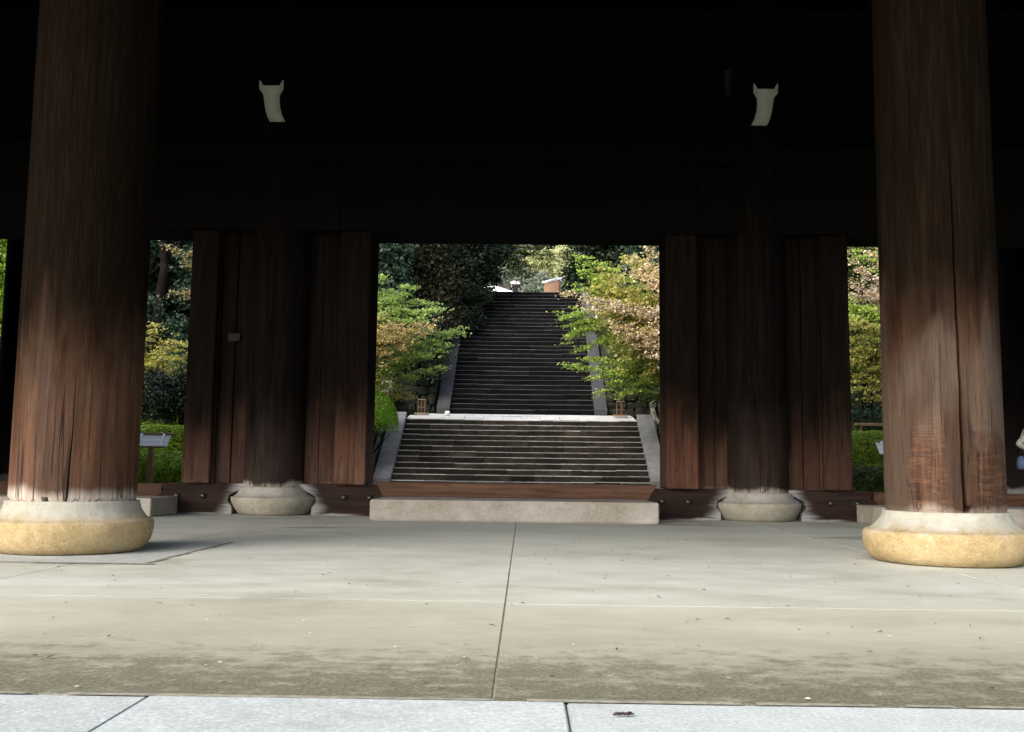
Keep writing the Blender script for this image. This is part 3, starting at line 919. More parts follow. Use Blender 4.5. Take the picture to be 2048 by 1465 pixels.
def maple(name, label, cat, base, top, ends, leafmat, bark, group=None, seed=1, lsub=.55, nsub=9, k=20, sig=(.13, .13, .03), leaf=.10, limb_r=.05, trunk_r=.12,
          sag=.25, start=(.35, .95), vert=.08, extra=0.0):
    r = np.random.default_rng(seed)
    base = np.array(base, float); top = np.array(top, float)
    root = empty(name, tuple(base))
    tag(root, label, cat, group)
    polys, fine, C = [], [], []
    tp = bez(base, top, 0, 8, .05, r)
    polys.append((tp, np.linspace(trunk_r, trunk_r * .45, 8)))
    for e in ends:
        e = np.array(e, float)
        a = tp[int(np.clip(round(r.uniform(*start) * 7), 1, 7))]
        P = bez(a, e, sag * r.uniform(.4, 1.3), 12, .03, r)
        polys.append((P, np.linspace(limb_r, .008, 12)))
        hd = e - a; hd[2] *= .4; hd /= np.linalg.norm(hd) + 1e-9
        for t in np.linspace(.32, .97, nsub):
            p = P[int(t * 11)]
            for s in (-1, 1):
                ang = s * r.uniform(.45, 1.15)
                d = np.array([hd[0] * math.cos(ang) - hd[1] * math.sin(ang), hd[0] * math.sin(ang) + hd[1] * math.cos(ang), r.normal(.05, vert)])
                L = lsub * (1.25 - .7 * t) * r.uniform(.6, 1.25)
                q = p + d * L
                S = bez(p, q, .04, 5, .012, r)
                fine.append((S, np.linspace(.010, .003, 5)))
                m = max(2, int(L / .16))
                for u in np.linspace(.25, 1, m):
                    C.append(p + (q - p) * u + np.array([0, 0, .04 * 4 * u * (1 - u) - .03 * u * u]))
        C.append(e)
    V, Q = tubes(polys, 7)
    link('trunk', arr_mesh('trunk', V - base, Q), bark, root, smooth=True)
    V, Q = tubes(fine, 4)
    tag(link('twigs', arr_mesh('twigs', V - base, Q), bark, root), kind='stuff')
    V, Q = cluster_leaves(C, max(3, int(k * .68)), (sig[0] * .9, sig[1] * .9, sig[2] * .75), leaf, r, 1.0, tilt=.6, var=.5)
    link('crown', arr_mesh('crown', V - base, Q), leafmat, root)
    return root


def lobed(name, label, cat, base, lobes, leafmat, bark, group=None, seed=1, dens=26, k=26, csig=.16, leaf=.15, trunk_r=.2, trunk_top=None, upness=.35, tilt=.8, flat=.85):
    """broad evergreen: leaf clumps spread over and through several irregular lobes"""
    r = np.random.default_rng(seed)
    base = np.array(base, float)
    root = empty(name, tuple(base))
    tag(root, label, cat, group)
    C, N = [], []
    for x, y, z, R in lobes:
        n = int(dens * R * R * 4)
        D = r.normal(size=(n, 3)); D /= np.linalg.norm(D, axis=1, keepdims=True)
        rad = R * (.55 + .5 * r.uniform(0, 1, n) ** .6)
        lump = np.array([1 + .28 * mnoise.noise(Vector(d * 1.9) + Vector((x, y, z))) for d in D])
        D2 = D * (rad * lump)[:, None]
        D2[:, 2] *= flat
        C.append(D2 + (x, y, z)); N.append(D)
    C = np.concatenate(C); N = np.concatenate(N)
    V, Q = cluster_leaves(C, k, (csig, csig, csig * .6), leaf, r, upness, N * .6, tilt)
    link('crown', arr_mesh('crown', V - base, Q), leafmat, root)
    top = np.array(trunk_top if trunk_top is not None else (np.mean([l[0] for l in lobes]), np.mean([l[1] for l in lobes]), max(l[2] for l in lobes)), float)
    tp = bez(base - (0, 0, .2), top, 0, 8, .04, r)
    polys = [(tp, np.linspace(trunk_r, trunk_r * .35, 8))]
    for x, y, z, R in lobes:
        a = tp[int(np.clip(np.searchsorted(tp[:, 2], z - R * .6), 1, 7))]
        polys.append((bez(a, (x, y, z), .1 * R, 7, .04, r), np.linspace(trunk_r * .35, .015, 7)))
    V, Q = tubes(polys, 7)
    link('trunk', arr_mesh('trunk', V - base, Q), bark, root, smooth=True)
    return root


def clipped(name, label, cat, c, half, leafmat, group=None, seed=1, n=9000, leaf=.06, power=4.0, rz=0.0, rough=.07, kind=None):
    """clipped shrub: leaves over a rounded block, upper half only, over woody stems"""
    r = np.random.default_rng(seed)
    root = empty(name, c, rz)
    tag(root, label, cat, group, kind)
    D = r.normal(size=(n, 3)); D[:, 2] = np.abs(D[:, 2]) - .25 * (r.uniform(size=n) < .5)
    D /= np.linalg.norm(D, axis=1, keepdims=True)
    l = (np.abs(D) ** power).sum(1) ** (1 / power)
    S = D / l[:, None]
    lump = np.array([mnoise.noise(Vector(s * np.array(half)) * 2.3 + Vector((seed * 3.1, 0, 0))) for s in S])
    depth = 1 - .16 * r.uniform(size=n) ** 2 + rough * lump
    P = S * depth[:, None] * np.array(half)
    P[:, 2] = np.maximum(P[:, 2] , 0.02 - 0.25 * half[2])
    N = S / np.array(half) * min(half) + r.normal(size=P.shape) * .55
    N[:, 2] += .5
    V, Q = leaf_quads(P, N, leaf, r)
    link('foliage', arr_mesh('foliage', V, Q), leafmat, root)
    polys = []
    for _ in range(14):
        e = S[r.integers(n)] * np.array(half) * .8
        polys.append((bez((e[0] * .3, e[1] * .3, -half[2] * .9), e, .02, 5, .02, r), np.linspace(.02, .006, 5)))
    V, Q = tubes(polys, 5)
    link('stems', arr_mesh('stems', V, Q), M['bark'], root)
    return root


T = terrain_z
lobed('shrub', 'nearly black evergreen shrub hanging over the stone wall left of the upper stair kerb', 'shrub', (-3.6, 25.2, 3.4),
      [(-3.3, 24.5, 4.3, .5), (-2.95, 24.6, 3.75, .35), (-3.8, 24.4, 4.4, .5), (-2.85, 24.8, 4.4, .4), (-3.3, 24.4, 3.6, .3)], M['leaf_evergreen'], M['bark'], seed=36, leaf=.08, dens=60, csig=.09, trunk_r=.05)  # shrub added here to shade the dark stone wall
# --- maples by the stairs
maple('maple_tree', 'fresh green maple reaching over the left side of the landing', 'tree', (-5.9, 20.3, 1.0), (-5.5, 20.2, 5.6),
      [(-3.95, 19.8, 6.0), (-3.75, 20.3, 5.7), (-3.4, 20, 5.45), (-3.05, 20, 5.72), (-3.5, 19.7, 5.1), (-2.6, 20, 5.05), (-2.2, 20, 5.1), (-2.75, 19.8, 4.72), (-3.3, 20.3, 4.9), (-2.5, 20.4, 5.3)],
      M['leaf_maple_cool'], M['bark_grey'], seed=11, lsub=.42, k=26, leaf=.085)
maple('maple_tree', 'low green maple boughs drooping in front of the left stair kerb', 'tree', (-5.2, 20.9, 1.2), (-4.9, 20.8, 3.7),
      [(-1.70, 20.6, 4.66), (-1.63, 20.5, 4.45), (-2.0, 20.5, 4.16), (-2.15, 20.4, 3.5), (-2.75, 20.5, 4.0), (-2.5, 20.8, 4.35), (-2.5, 20.3, 3.8), (-3.0, 20.2, 4.3)],
      M['leaf_maple_cool'], M['bark_grey'], seed=12, lsub=.36, k=26, leaf=.085, sag=.3)
maple('maple_tree', 'orange tinged young maple at the left edge of the doorway', 'tree', (-5.5, 19.2, 1.0), (-5.2, 19.2, 3.6),
      [(-3.9, 19.4, 4.85), (-3.6, 19.3, 4.6), (-3.4, 19.5, 4.55), (-2.7, 19.6, 4.66), (-2.3, 19.5, 4.72), (-3.9, 19.5, 4.1), (-3.35, 19.2, 4.2), (-3.0, 19.4, 4.4), (-3.6, 19.2, 3.75), (-4.1, 19.0, 4.4)],
      M['leaf_orange'], M['bark_grey'], seed=13, lsub=.40, k=30, leaf=.072, sig=(.12, .12, .05))
maple('shrub', 'small yellow leaved shrub on top of the left stone wall', 'shrub', (-4.9, 20.6, 1.6), (-4.6, 20.6, 2.7),
      [(-4.1, 20.4, 3.1), (-3.8, 20.4, 2.95), (-3.55, 20.5, 2.85), (-3.25, 20.6, 2.78), (-3.08, 20.6, 2.70), (-4.1, 20.2, 2.8), (-4.0, 20.5, 3.4)],
      M['leaf_yellow'], M['bark_grey'], seed=14, lsub=.2, nsub=7, k=9, leaf=.085, sig=(.09, .09, .05), sag=.1, limb_r=.02, trunk_r=.05)
G_R = [(1.5, 20, 6.68), (1.62, 20.1, 6.4), (1.8, 20, 6.2), (1.5, 20, 5.85), (1.85, 20, 5.5), (1.5, 20.2, 5.2), (1.02, 20, 5.05), (1.15, 19.8, 4.8), (1.15, 20, 4.65), (1.5, 19.9, 4.4),
       (1.23, 20, 4.15), (1.6, 20.1, 3.95), (1.19, 20, 3.6), (1.8, 20, 3.72), (1.95, 20, 3.15), (2.2, 20, 2.68), (2.75, 20, 2.62), (2.6, 19.8, 3.1), (2.3, 20, 4.3), (2.2, 20.2, 5.9)]
maple('maple_tree', 'bright lime green maple spreading over the right side of the stairs', 'tree', (5.3, 20.6, 1.1), (4.6, 20.4, 5.0), G_R, M['leaf_maple'], M['bark_grey'],
      seed=21, lsub=.42, k=30, leaf=.082, sag=.3, start=(.2, 1.0))
maple('maple_tree', 'olive yellow maple crown between the lime green and pink boughs at right', 'tree', (5.0, 19.6, .9), (4.6, 19.7, 5.4),
      [(2.15, 19.6, 6.2), (2.0, 19.8, 5.75), (2.55, 19.5, 5.65), (2.0, 19.6, 5.35), (2.8, 19.5, 5.1), (2.15, 19.6, 5.0), (2.5, 19.9, 5.4), (3.2, 19.6, 5.7), (2.6, 19.3, 6.1), (3.0, 19.8, 6.5),
       (3.2, 19.5, 3.7), (2.8, 19.4, 3.4), (3.5, 19.5, 3.15), (2.6, 19.5, 3.95), (3.3, 19.3, 4.5), (2.1, 19.7, 5.9), (2.4, 19.4, 4.95), (3.4, 19.9, 5.2)],
      M['leaf_yellow'], M['bark_grey'], seed=22, lsub=.5, k=26, leaf=.09, sig=(.14, .14, .08), vert=.25, start=(.2, 1.0))
maple('maple_tree', 'pink leaved tree with arching grey branches at the right edge of the doorway', 'tree', (5.6, 18.7, .3), (5.0, 18.8, 5.0),
      [(3.3, 18.8, 6.75), (3.8, 18.8, 6.85), (3.4, 18.9, 6.35), (3.9, 18.8, 6.3), (3.45, 18.9, 5.95), (2.95, 19, 6.0), (3.8, 18.8, 5.8), (2.7, 19, 4.68), (2.1, 19, 4.85), (1.6, 19, 5.08), (1.06, 19, 5.36),
       (3.8, 18.7, 4.75), (3.2, 18.9, 4.65), (3.9, 18.7, 4.1), (3.0, 18.9, 4.25), (3.6, 18.6, 4.4), (2.4, 18.9, 4.55), (3.0, 19.2, 6.5)],
      M['leaf_pink'], M['bark_grey'], seed=23, lsub=.38, k=22, leaf=.08, sig=(.11, .11, .07), vert=.22, sag=.22, limb_r=.05, start=(.4, 1.0))
lobed('shrub', 'dark mossy shrub growing from the right stone wall under the maple', 'shrub', (4.2, 22.6, 2.0), [(3.8, 22.6, 3.2, .5), (4.3, 21.8, 3.0, .6), (3.5, 23.8, 3.6, .5), (4.5, 20.8, 2.3, .5), (4.2, 23.5, 4.3, .7)],
      M['leaf_hedge_dark'], M['bark'], seed=24, dens=40, k=20, csig=.1, leaf=.08, trunk_r=.06)
clipped('moss_mound', 'bright green moss mound on top of the left stone wall', 'moss', (-4.25, 19.75, 1.85), (.86, .8, .95), M['moss'], seed=4, n=16000, leaf=.035, power=2.3, rough=.05)

# --- evergreens on the left slope
lobed('evergreen_tree', 'blue green evergreen tree at the upper left of the doorway', 'tree', (-7.4, 26.8, T(-7.4, 26.8)),
      [(-6.0, 26.6, 8.6, 1.2), (-5.2, 26.5, 7.6, .9), (-7.0, 27, 10.2, 1.8), (-5.3, 27, 8.9, .9), (-4.6, 26.4, 7.0, .7), (-6.2, 26.2, 6.7, 1.0), (-4.5, 27, 8.3, .6), (-7.6, 26.8, 8, 1.5)],
      M['leaf_bluegreen'], M['bark'], seed=31, leaf=.14)
lobed('evergreen_tree', 'brown tinged evergreen tree left of the upper stairs', 'tree', (-4.7, 28.6, T(-4.7, 28.6)),
      [(-3.6, 28.2, 8.0, .95), (-3.1, 28.1, 6.9, .8), (-2.7, 28.2, 6.0, .65), (-3.9, 28, 6.2, .9), (-3.4, 28.5, 9.0, .9), (-4.3, 28.4, 7.4, 1.0), (-2.75, 28.2, 7.6, .5), (-3.3, 28, 5.3, .7)],
      M['leaf_brown'], M['bark'], seed=32, leaf=.13)
lobed('evergreen_tree', 'nearly black evergreen overhanging the top left of the stairs', 'tree', (-3.7, 31.6, T(-3.7, 31.6)),
      [(-2.2, 31, 8.6, 1.0), (-1.45, 31.2, 9.0, .75), (-1.8, 30.6, 7.5, .6), (-2.1, 30, 6.5, .5), (-2.8, 31, 10, 1.3), (-1.0, 31.5, 9.4, .55), (-2.4, 30.4, 7.2, .8), (-2.3, 29.4, 5.9, .45), (-1.35, 31.6, 8.3, .35)],
      M['leaf_evergreen'], M['bark'], seed=33, leaf=.13, dens=34)
lobed('shrub', 'dark understorey shrub behind the left maple boughs', 'shrub', (-4.0, 25.6, T(-4.0, 25.6)),
      [(-3.7, 25.4, 5.0, .8), (-3.0, 25.6, 4.5, .55), (-4.5, 25.4, 5.8, 1.0), (-3.1, 26, 5.6, .7), (-4.6, 25, 4.3, .8), (-3.4, 25.2, 4.2, .5)], M['leaf_evergreen'], M['bark'], seed=34, leaf=.11, trunk_r=.1)
lobed('evergreen_tree', 'tall dark evergreen far up the left slope', 'tree', (-9.5, 36, T(-9.5, 36)), [(-8, 35, 13, 2.6), (-6, 36, 12, 2.2), (-10.5, 36, 11, 2.8), (-5, 37, 14.5, 2.2), (-8, 36, 16, 2.6), (-4.4, 37.5, 11.5, 1.4)],
      M['leaf_evergreen'], M['bark'], seed=35, dens=16, leaf=.24, csig=.28, trunk_r=.35)
# --- right side
lobed('evergreen_tree', 'dark evergreen right of the stair top', 'tree', (4.2, 35.5, T(4.2, 35.5)),
      [(2.75, 35.4, 10.1, .85), (2.45, 35.3, 9.1, .6), (2.25, 35, 8.5, .42), (3.5, 35.4, 9.4, 1.1), (3.3, 35, 11.2, 1.1), (4.6, 35.4, 10.6, 1.5), (2.9, 34.8, 8.3, .6)], M['leaf_evergreen'], M['bark'], seed=41, leaf=.15, dens=30)
lobed('evergreen_tree', 'blue green evergreen behind the pink tree at right', 'tree', (8.5, 27.5, T(8.5, 27.5)), [(5.2, 27, 9.5, 1.6), (7, 27, 8, 2), (4.6, 27, 7.5, 1.2), (6.5, 27.5, 11, 2), (9, 28, 9, 2.2), (4.4, 26.6, 5.6, 1.1)],
      M['leaf_bluegreen'], M['bark'], seed=42, leaf=.2, csig=.24, dens=16)

# --- far trees beyond the stair top
lobed('leafy_tree', 'pale yellow green tree in the gap above the stair top', 'tree', (3.2, 66, T(3, 66)), [(1.3, 60, 15.2, .75), (2.2, 60, 14.5, .8), (2.9, 61, 15.6, .9), (1.9, 60.5, 13.5, .7), (3.2, 61, 13.8, 1.2)], M['leaf_far'], M['bark_grey'], seed=51, leaf=.22, csig=.2, dens=40)
lobed('leafy_tree', 'grey green tree behind the person on the stairs', 'tree', (0.6, 66, T(0, 66)), [(.4, 62, 14.6, .75), (-.4, 62, 14.2, .8), (.9, 62, 13.5, .6), (-1.2, 62, 15.2, 1.0), (0.1, 62, 13.1, .7), (-.6, 62, 16.2, 1.0)], M['leaf_far_grey'], M['bark_grey'], seed=52, leaf=.2, csig=.2, dens=40)
lobed('leafy_tree', 'bluish tree low in the gap above the stair top', 'tree', (1.0, 59, T(1, 59)), [(.9, 57, 12.6, .7), (.2, 57, 12.2, .6), (1.7, 57, 12.4, .6), (1.2, 57, 13.3, .4), (2.4, 58, 12.8, .7)], M['leaf_far_grey'], M['bark_grey'], seed=53, leaf=.16, csig=.16, dens=50)
bl = maple('leafy_tree', 'thin leafy branch hanging into the gap above the stair top', 'tree', (-2.9, 38.4, T(-2.9, 38.4)), (-2.0, 38.5, 11.6),
      [(.1, 38.5, 9.75), (.45, 38.5, 10.2), (.5, 38.6, 9.6), (-.2, 38.5, 10.4), (.9, 38.4, 10.6), (.2, 38.5, 10.7), (1.3, 38.5, 10.9), (1.6, 38.5, 10.75)], M['leaf_hedge_dark'], M['bark'], seed=54, lsub=.35, k=10, leaf=.12, sag=.15, start=(.7, 1))
gr = np.random.default_rng(17)
gp = np.stack([gr.uniform(-30, 30, 90000), gr.uniform(16, 48, 90000), np.zeros(90000)], 1)
gp = gp[(np.abs(gp[:, 0]) > 4.6) | ((gp[:, 1] > 25.6) & (np.abs(gp[:, 0]) > 3.0))]
gp[:, 2] = [T(a, b) + abs(gr.normal(0, .16)) * (1 + mnoise.noise((a * .7, b * .7, 1))) for a, b in gp[:, :2]]
V, Q = leaf_quads(gp, gr.normal(size=gp.shape) * .6 + (0, -.3, .8), .2, gr, .7)
o = link('ground_cover', arr_mesh('ground_cover', V, Q), M['leaf_hedge_dark']); tag(o, 'dark leafy ground cover on the slopes beside the stairs', 'ground cover', kind='stuff')
far = np.random.default_rng(5)
hp = np.stack([far.uniform(-120, 120, 26000), far.uniform(95, 160, 26000), np.zeros(26000)], 1)
hp[:, 2] = [T(a, b) + far.uniform(0, 7) * (1 + mnoise.noise((a * .06, b * .06, 3))) for a, b in hp[:, :2]]
V, Q = leaf_quads(hp, far.normal(size=hp.shape) + (0, -.3, .7), 2.6, far, .8)
o = link('wooded_hill', arr_mesh('wooded_hill', V, Q), M['far_hill']); tag(o, 'wooded hillside far beyond the stairs', 'hill', kind='stuff')

# --- garden seen through the left side opening
lobed('pine_tree', 'tall pine with a bare black trunk seen left of the inner pillar', 'tree', (-11.72, 24, T(-11.7, 24)),
      [(-12.7, 24.3, 7.6, .7), (-10.9, 24.6, 7.3, .75), (-10.6, 24.2, 6.3, .6), (-12.9, 24.6, 6.6, .5), (-10.4, 25, 8.4, 1.0), (-12, 25, 9.6, 1.6), (-13.6, 25, 8.3, 1.0)], M['leaf_bluegreen'], M['bark'], seed=61, leaf=.13, dens=24,
      trunk_r=.26, trunk_top=(-11.75, 24, 10.5))
lobed('evergreen_tree', 'dark evergreen thicket tree behind the pine trunk', 'tree', (-13, 29, T(-13, 29)), [(-13, 28.5, 8, 2), (-11.2, 29, 6.8, 1.8), (-15, 29, 8, 2.2), (-12, 29, 10.5, 2.2), (-10, 29, 9.5, 1.8), (-14, 28, 6, 1.5), (-17.5, 29, 9, 2.4), (-18, 28, 6.5, 2)],
      M['leaf_evergreen'], M['bark'], seed=62, dens=12, leaf=.24, csig=.26)
lobed('leafy_tree', 'green leafy tree at the far left edge behind the pillar', 'tree', (-17.5, 23.5, T(-17.5, 23.5)), [(-16.8, 23.5, 7, 1.0), (-17.3, 23.4, 5.5, 1.0), (-17.8, 23.8, 8, 1.3), (-16.6, 23.2, 4.2, .8)], M['leaf_hedge'], M['bark'], seed=63, leaf=.13)
lobed('shrub', 'blue green shrub at the foot of the pine trunk', 'shrub', (-11.6, 22, T(-11.6, 22)), [(-11.9, 22, 5.0, .55), (-11.3, 22, 5.4, .4), (-12.2, 22, 4.3, .6), (-10.6, 22.4, 4.6, .7), (-10.3, 22, 3.8, .6)], M['leaf_bluegreen'], M['bark'], seed=64, leaf=.11, trunk_r=.07)
maple('maple_tree', 'olive maple with layered boughs above the left hedges', 'tree', (-11.1, 19.45, 0.1), (-10.76, 19.22, 3.06),
      [(-10.2, 18.78, 4.46), (-9.76, 18.66, 4.41), (-9.31, 18.78, 4.13), (-8.86, 18.78, 3.98), (-9.64, 18.78, 3.68), (-8.52, 19, 3.68), (-9.2, 18.55, 3.45), (-10.32, 18.66, 3.96), (-9.98, 19, 3.45), (-8.86, 18.66, 3.17)], M['leaf_yellow'], M['bark_grey'], seed=65, lsub=.34, k=16, leaf=.08,
      sig=(.1, .1, .04), start=(.6, 1), limb_r=.03)
maple('maple_tree', 'orange maple spray hanging in front of the dark pine', 'tree', (-6.62, 16.09, 0.1), (-6.96, 15.86, 5.08), [(-8.55, 15.42, 5.86), (-8.19, 15.42, 5.64), (-7.91, 15.42, 5.47), (-8.32, 15.42, 4.58), (-7.96, 15.42, 4.52), (-7.8, 15.42, 5.75)], M['leaf_orange'], M['bark_grey'],
      seed=66, lsub=.15, nsub=6, k=6, leaf=.07, sig=(.06, .06, .04), start=(.8, 1), limb_r=.02)
lobed('shrub', 'dark round shrub with bare twigs behind the left hedges', 'shrub', (-8.8, 17.9, .1), [(-8.9, 17.8, 2.3, .75), (-8.1, 17.8, 2.0, .7), (-9.6, 18, 2.4, .8), (-8.5, 18, 2.8, .5)], M['leaf_evergreen'], M['bark'], seed=67, leaf=.08, dens=50, csig=.1, trunk_r=.06)
maple('shrub', 'sparse yellow shrub with bare branches above the back hedge', 'shrub', (-11.1, 19.9, 0.1), (-10.99, 19.9, 1.94), [(-10.32, 19.9, 2.17), (-9.87, 19.78, 2.14), (-9.31, 19.9, 2.22), (-10.09, 19.78, 2.67), (-9.2, 19.78, 2.61)], M['leaf_yellow'], M['bark_grey'], seed=68,
      lsub=.14, nsub=6, k=5, leaf=.07, sag=.02, limb_r=.018, trunk_r=.03, start=(.7, 1))
clipped('azalea_hedge', 'long flat topped azalea hedge at the back of the left garden', 'hedge', (-10.2, 19.3, 1.0), (2.4, .8, 1.1), M['leaf_hedge'], 'clipped azaleas', 71, 16000, .075)
clipped('azalea_bush', 'rounded azalea bush just behind the left notice post', 'hedge', (-8.75, 17.0, .65), (1.05, .8, 1.0), M['leaf_hedge'], 'clipped azaleas', 72, 12000, .065, 2.8)
clipped('azalea_bush', 'dark leaved azalea bush at the far left of the left garden', 'hedge', (-10.1, 16.6, .55), (.75, .75, 1.0), M['leaf_hedge_dark'], 'clipped azaleas', 73, 8000, .065, 2.8)
clipped('low_planting', 'low bushy green planting in front of the left azaleas', 'shrub', (-8.3, 14.9, .28), (2.4, 1.1, .60), M['leaf_hedge'], None, 74, 20000, .085, 5, rough=.18)
# --- garden through the right side opening
maple('maple_tree', 'pink leaved tree at the top of the right side opening', 'tree', (10.4, 17.21, 0.1), (9.96, 16.87, 4.63), [(8.05, 16.54, 6.09), (8.5, 16.54, 6.2), (8.84, 16.54, 5.97), (8, 16.54, 5.41), (8.39, 16.42, 5.64), (8.84, 16.76, 5.19), (8.05, 16.54, 4.97), (8.5, 16.54, 5.08)], M['leaf_pink'], M['bark_grey'],
      seed=81, lsub=.26, k=16, leaf=.075, sig=(.09, .09, .06), start=(.6, 1), limb_r=.04, sag=.1)
maple('maple_tree', 'yellow green maple in the middle of the right side opening', 'tree', (10.74, 18.33, 0.1), (10.07, 17.99, 3.73), [(8.05, 17.66, 4.63), (8.61, 17.66, 4.57), (7.94, 17.66, 4.18), (8.72, 17.66, 3.96), (8.16, 17.77, 3.68), (8.05, 17.66, 3.29), (8.84, 17.66, 3.06), (8.39, 17.54, 2.78), (8.5, 17.66, 3.4), (8.05, 17.66, 2.56), (8.95, 17.66, 4.41)],
      M['leaf_yellow'], M['bark_grey'], seed=82, lsub=.3, k=18, leaf=.08, start=(.4, 1), limb_r=.03)
maple('maple_tree', 'lime green maple behind the pink tree at far right', 'tree', (11.08, 19.67, 0.1), (10.74, 19.45, 5.08), [(8.5, 19.22, 5.53), (8.95, 19.22, 5.19), (9.51, 19.22, 4.85), (8.61, 19.11, 4.63), (9.28, 19.22, 7.32), (8.61, 19.22, 7.09), (11.86, 19.22, 6.2), (11.64, 19.22, 5.08)], M['leaf_maple'], M['bark_grey'], seed=83, lsub=.3, k=18, leaf=.09, start=(.5, 1))
lobed('evergreen_tree', 'dark evergreen behind the right side garden', 'tree', (10.5, 22.5, T(10.5, 22.5)), [(9.6, 22, 6.8, 1.6), (10.8, 22, 5, 1.6), (9.2, 22, 4.2, 1.2), (12, 22.5, 7, 1.8), (10, 22.5, 8.8, 1.6), (13.5, 22.5, 5.5, 1.8), (8.6, 22, 8.2, 1.2)], M['leaf_hedge_dark'], M['bark'], seed=84, leaf=.17, csig=.2, dens=16)
clipped('azalea_hedge', 'bright clipped azalea hedge behind the right notice post', 'hedge', (8.4, 15.6, .9), (1.9, .65, .70), M['leaf_hedge'], 'clipped azaleas', 85, 16000, .06, 5)
clipped('low_planting', 'dark low planting at the foot of the right azalea hedge', 'shrub', (8.3, 14.3, .2), (1.9, .5, .58), M['leaf_hedge_dark'], None, 86, 12000, .07, 5, rough=.2)
lobed('pine_bush', 'small dark pine bush above the right azalea hedge', 'shrub', (8.3, 17.2, .1), [(8.1, 17.1, 1.9, .42), (8.7, 17.2, 1.95, .42), (9.2, 17.2, 1.85, .42)], M['leaf_bluegreen'], M['bark'], seed=87, leaf=.06, dens=60, csig=.07, trunk_r=.05)
rl = empty('bamboo_rail', (8.5, 16.4, .15)); tag(rl, 'low wooden rail above the right azalea hedge', 'rail')
box('rail', -.45, .9, -.03, .03, 1.62, 1.69, M['stand_top'], rl)
for x in (-.3, .75): box('post', x - .03, x + .03, -.025, .025, 0, 1.615, M['post_wood'], rl)


# ------------------------------------------------------------------ notice posts, timber stands, stair-top things
def notice_post(loc, rz, label):
    root = empty('notice_post', loc, rz)
    root.scale = (1.11, 1.11, 1.11)
    tag(root, label, 'sign', 'roofed notice posts')
    box('post', -.045, .045, .02, .10, -.1, .90, M['post_wood'], root)
    R = Matrix.Translation((0.03, 0, .98)) @ Matrix.Rotation(math.radians(40), 4, 'X')
    parts = [('plank', -.32, .30, -.17, -.07, 0, .02, 'pale_plank'), ('plank', -.32, .30, -.065, .05, .004, .022, 'pale_plank'), ('plank', -.32, .30, .055, .15, 0, .02, 'pale_plank'),
             ('batten', -.24, -.195, -.19, .17, .024, .05, 'pale_plank'), ('batten', .16, .205, -.19, .17, .024, .05, 'pale_plank'), ('ridge_board', -.30, .40, .15, .185, -.01, .05, 'stand_top'),
             ('notice_board', -.28, .26, -.15, .14, -.05, -.012, 'post_wood')]
    for nm, a, b, c, d, e, f, m in parts:
        o = box(nm, a, b, c, d, e, f, M[m], root, .004)
        o.matrix_local = R
    return root


notice_post((-7.62, 13.0, .04), .1, 'grey plank roofed notice post in front of the left garden')
notice_post((7.68, 13.0, .06), -.06, 'grey plank roofed notice post half hidden by the cracked right pillar')


def stand(loc, label, k):
    root = empty('timber_stand', loc)
    tag(root, label, 'stand', 'timber stands on the landing')
    box('base_plank', -.23, .23, -.07, .07, 0.0, .055, M['stand_top'], root, .006)
    xs = (-.11, -.02, .09, .115) if k == 0 else (-.12, -.10, .02, .06)
    for i, x in enumerate(xs[:4]):
        box('upright', x - .014, x + .014, -.02 + .02 * (i % 2), .008 + .02 * (i % 2), .056, .44 + .02 * (i % 2), M['stand_wood'], root, .003)
    box('crossbar', -.13, .13, -.03, -.021, .21, .24, M['stand_wood'], root, .003)
    box('top_bar', -.12, .125, -.03, .04, .462, .485, M['stand_top'], root, .004)
    return root


stand((-3.13, 23.55, 2.315), 'small timber frame stand on the landing left of the stair kerb', 0)
stand((3.13, 23.55, 2.325), 'small timber frame stand half under maple leaves right of the stair kerb', 1)
me = stone_meshes[3].copy(); me.materials.clear(); me.name = 'white_stone'
o = link('white_stone', me, mat_plain('white_painted_stone', (.72, .71, .68), .8, .3, .2, 12), None, (-2.30, 23.45, 2.37), smooth=True)
o.scale = (.16, .14, .13); tag(o, 'white rounded stone at the foot of the left stair kerb', 'stone')
# white tent and orange wall at the top
tent = empty('white_tent', (-1.6, 48, 10.0)); tag(tent, 'white canvas tent roof beyond the left end of the stair top', 'tent')
bm = bmesh.new()
apex = [bm.verts.new(p) for p in ((-.35, .0, 1.22), (-.35, 1.6, 1.22))]
low_ = [bm.verts.new(p) for p in ((-1.6, -.4, .70), (.98, -.4, .72), (.98, 2.0, .72), (-1.6, 2.0, .70))]
for f in ((apex[0], low_[0], low_[1]), (apex[0], low_[1], low_[2], apex[1]), (apex[1], low_[2], low_[3]), (apex[1], low_[3], low_[0], apex[0])): bm.faces.new(f)
o = link('canopy', bm_done(bm, 'canopy'), M['white_canvas'], tent)
sm = o.modifiers.new('thick', 'SOLIDIFY'); sm.thickness = .02
for x, y in ((-1.5, -.3), (.9, -.3), (.9, 1.9), (-1.5, 1.9)): box('leg', x - .03, x + .03, y - .03, y + .03, -.1, .70, M['iron'], tent)
ow = empty('plaster_wall', (1.6, 45, 10.0)); tag(ow, 'orange plaster wall with a white coping and tiles right of the stair top', 'wall')
M['orange_plaster'] = mat_plain('orange_plaster', (.30, .165, .095), .9, .2, .12, 4)


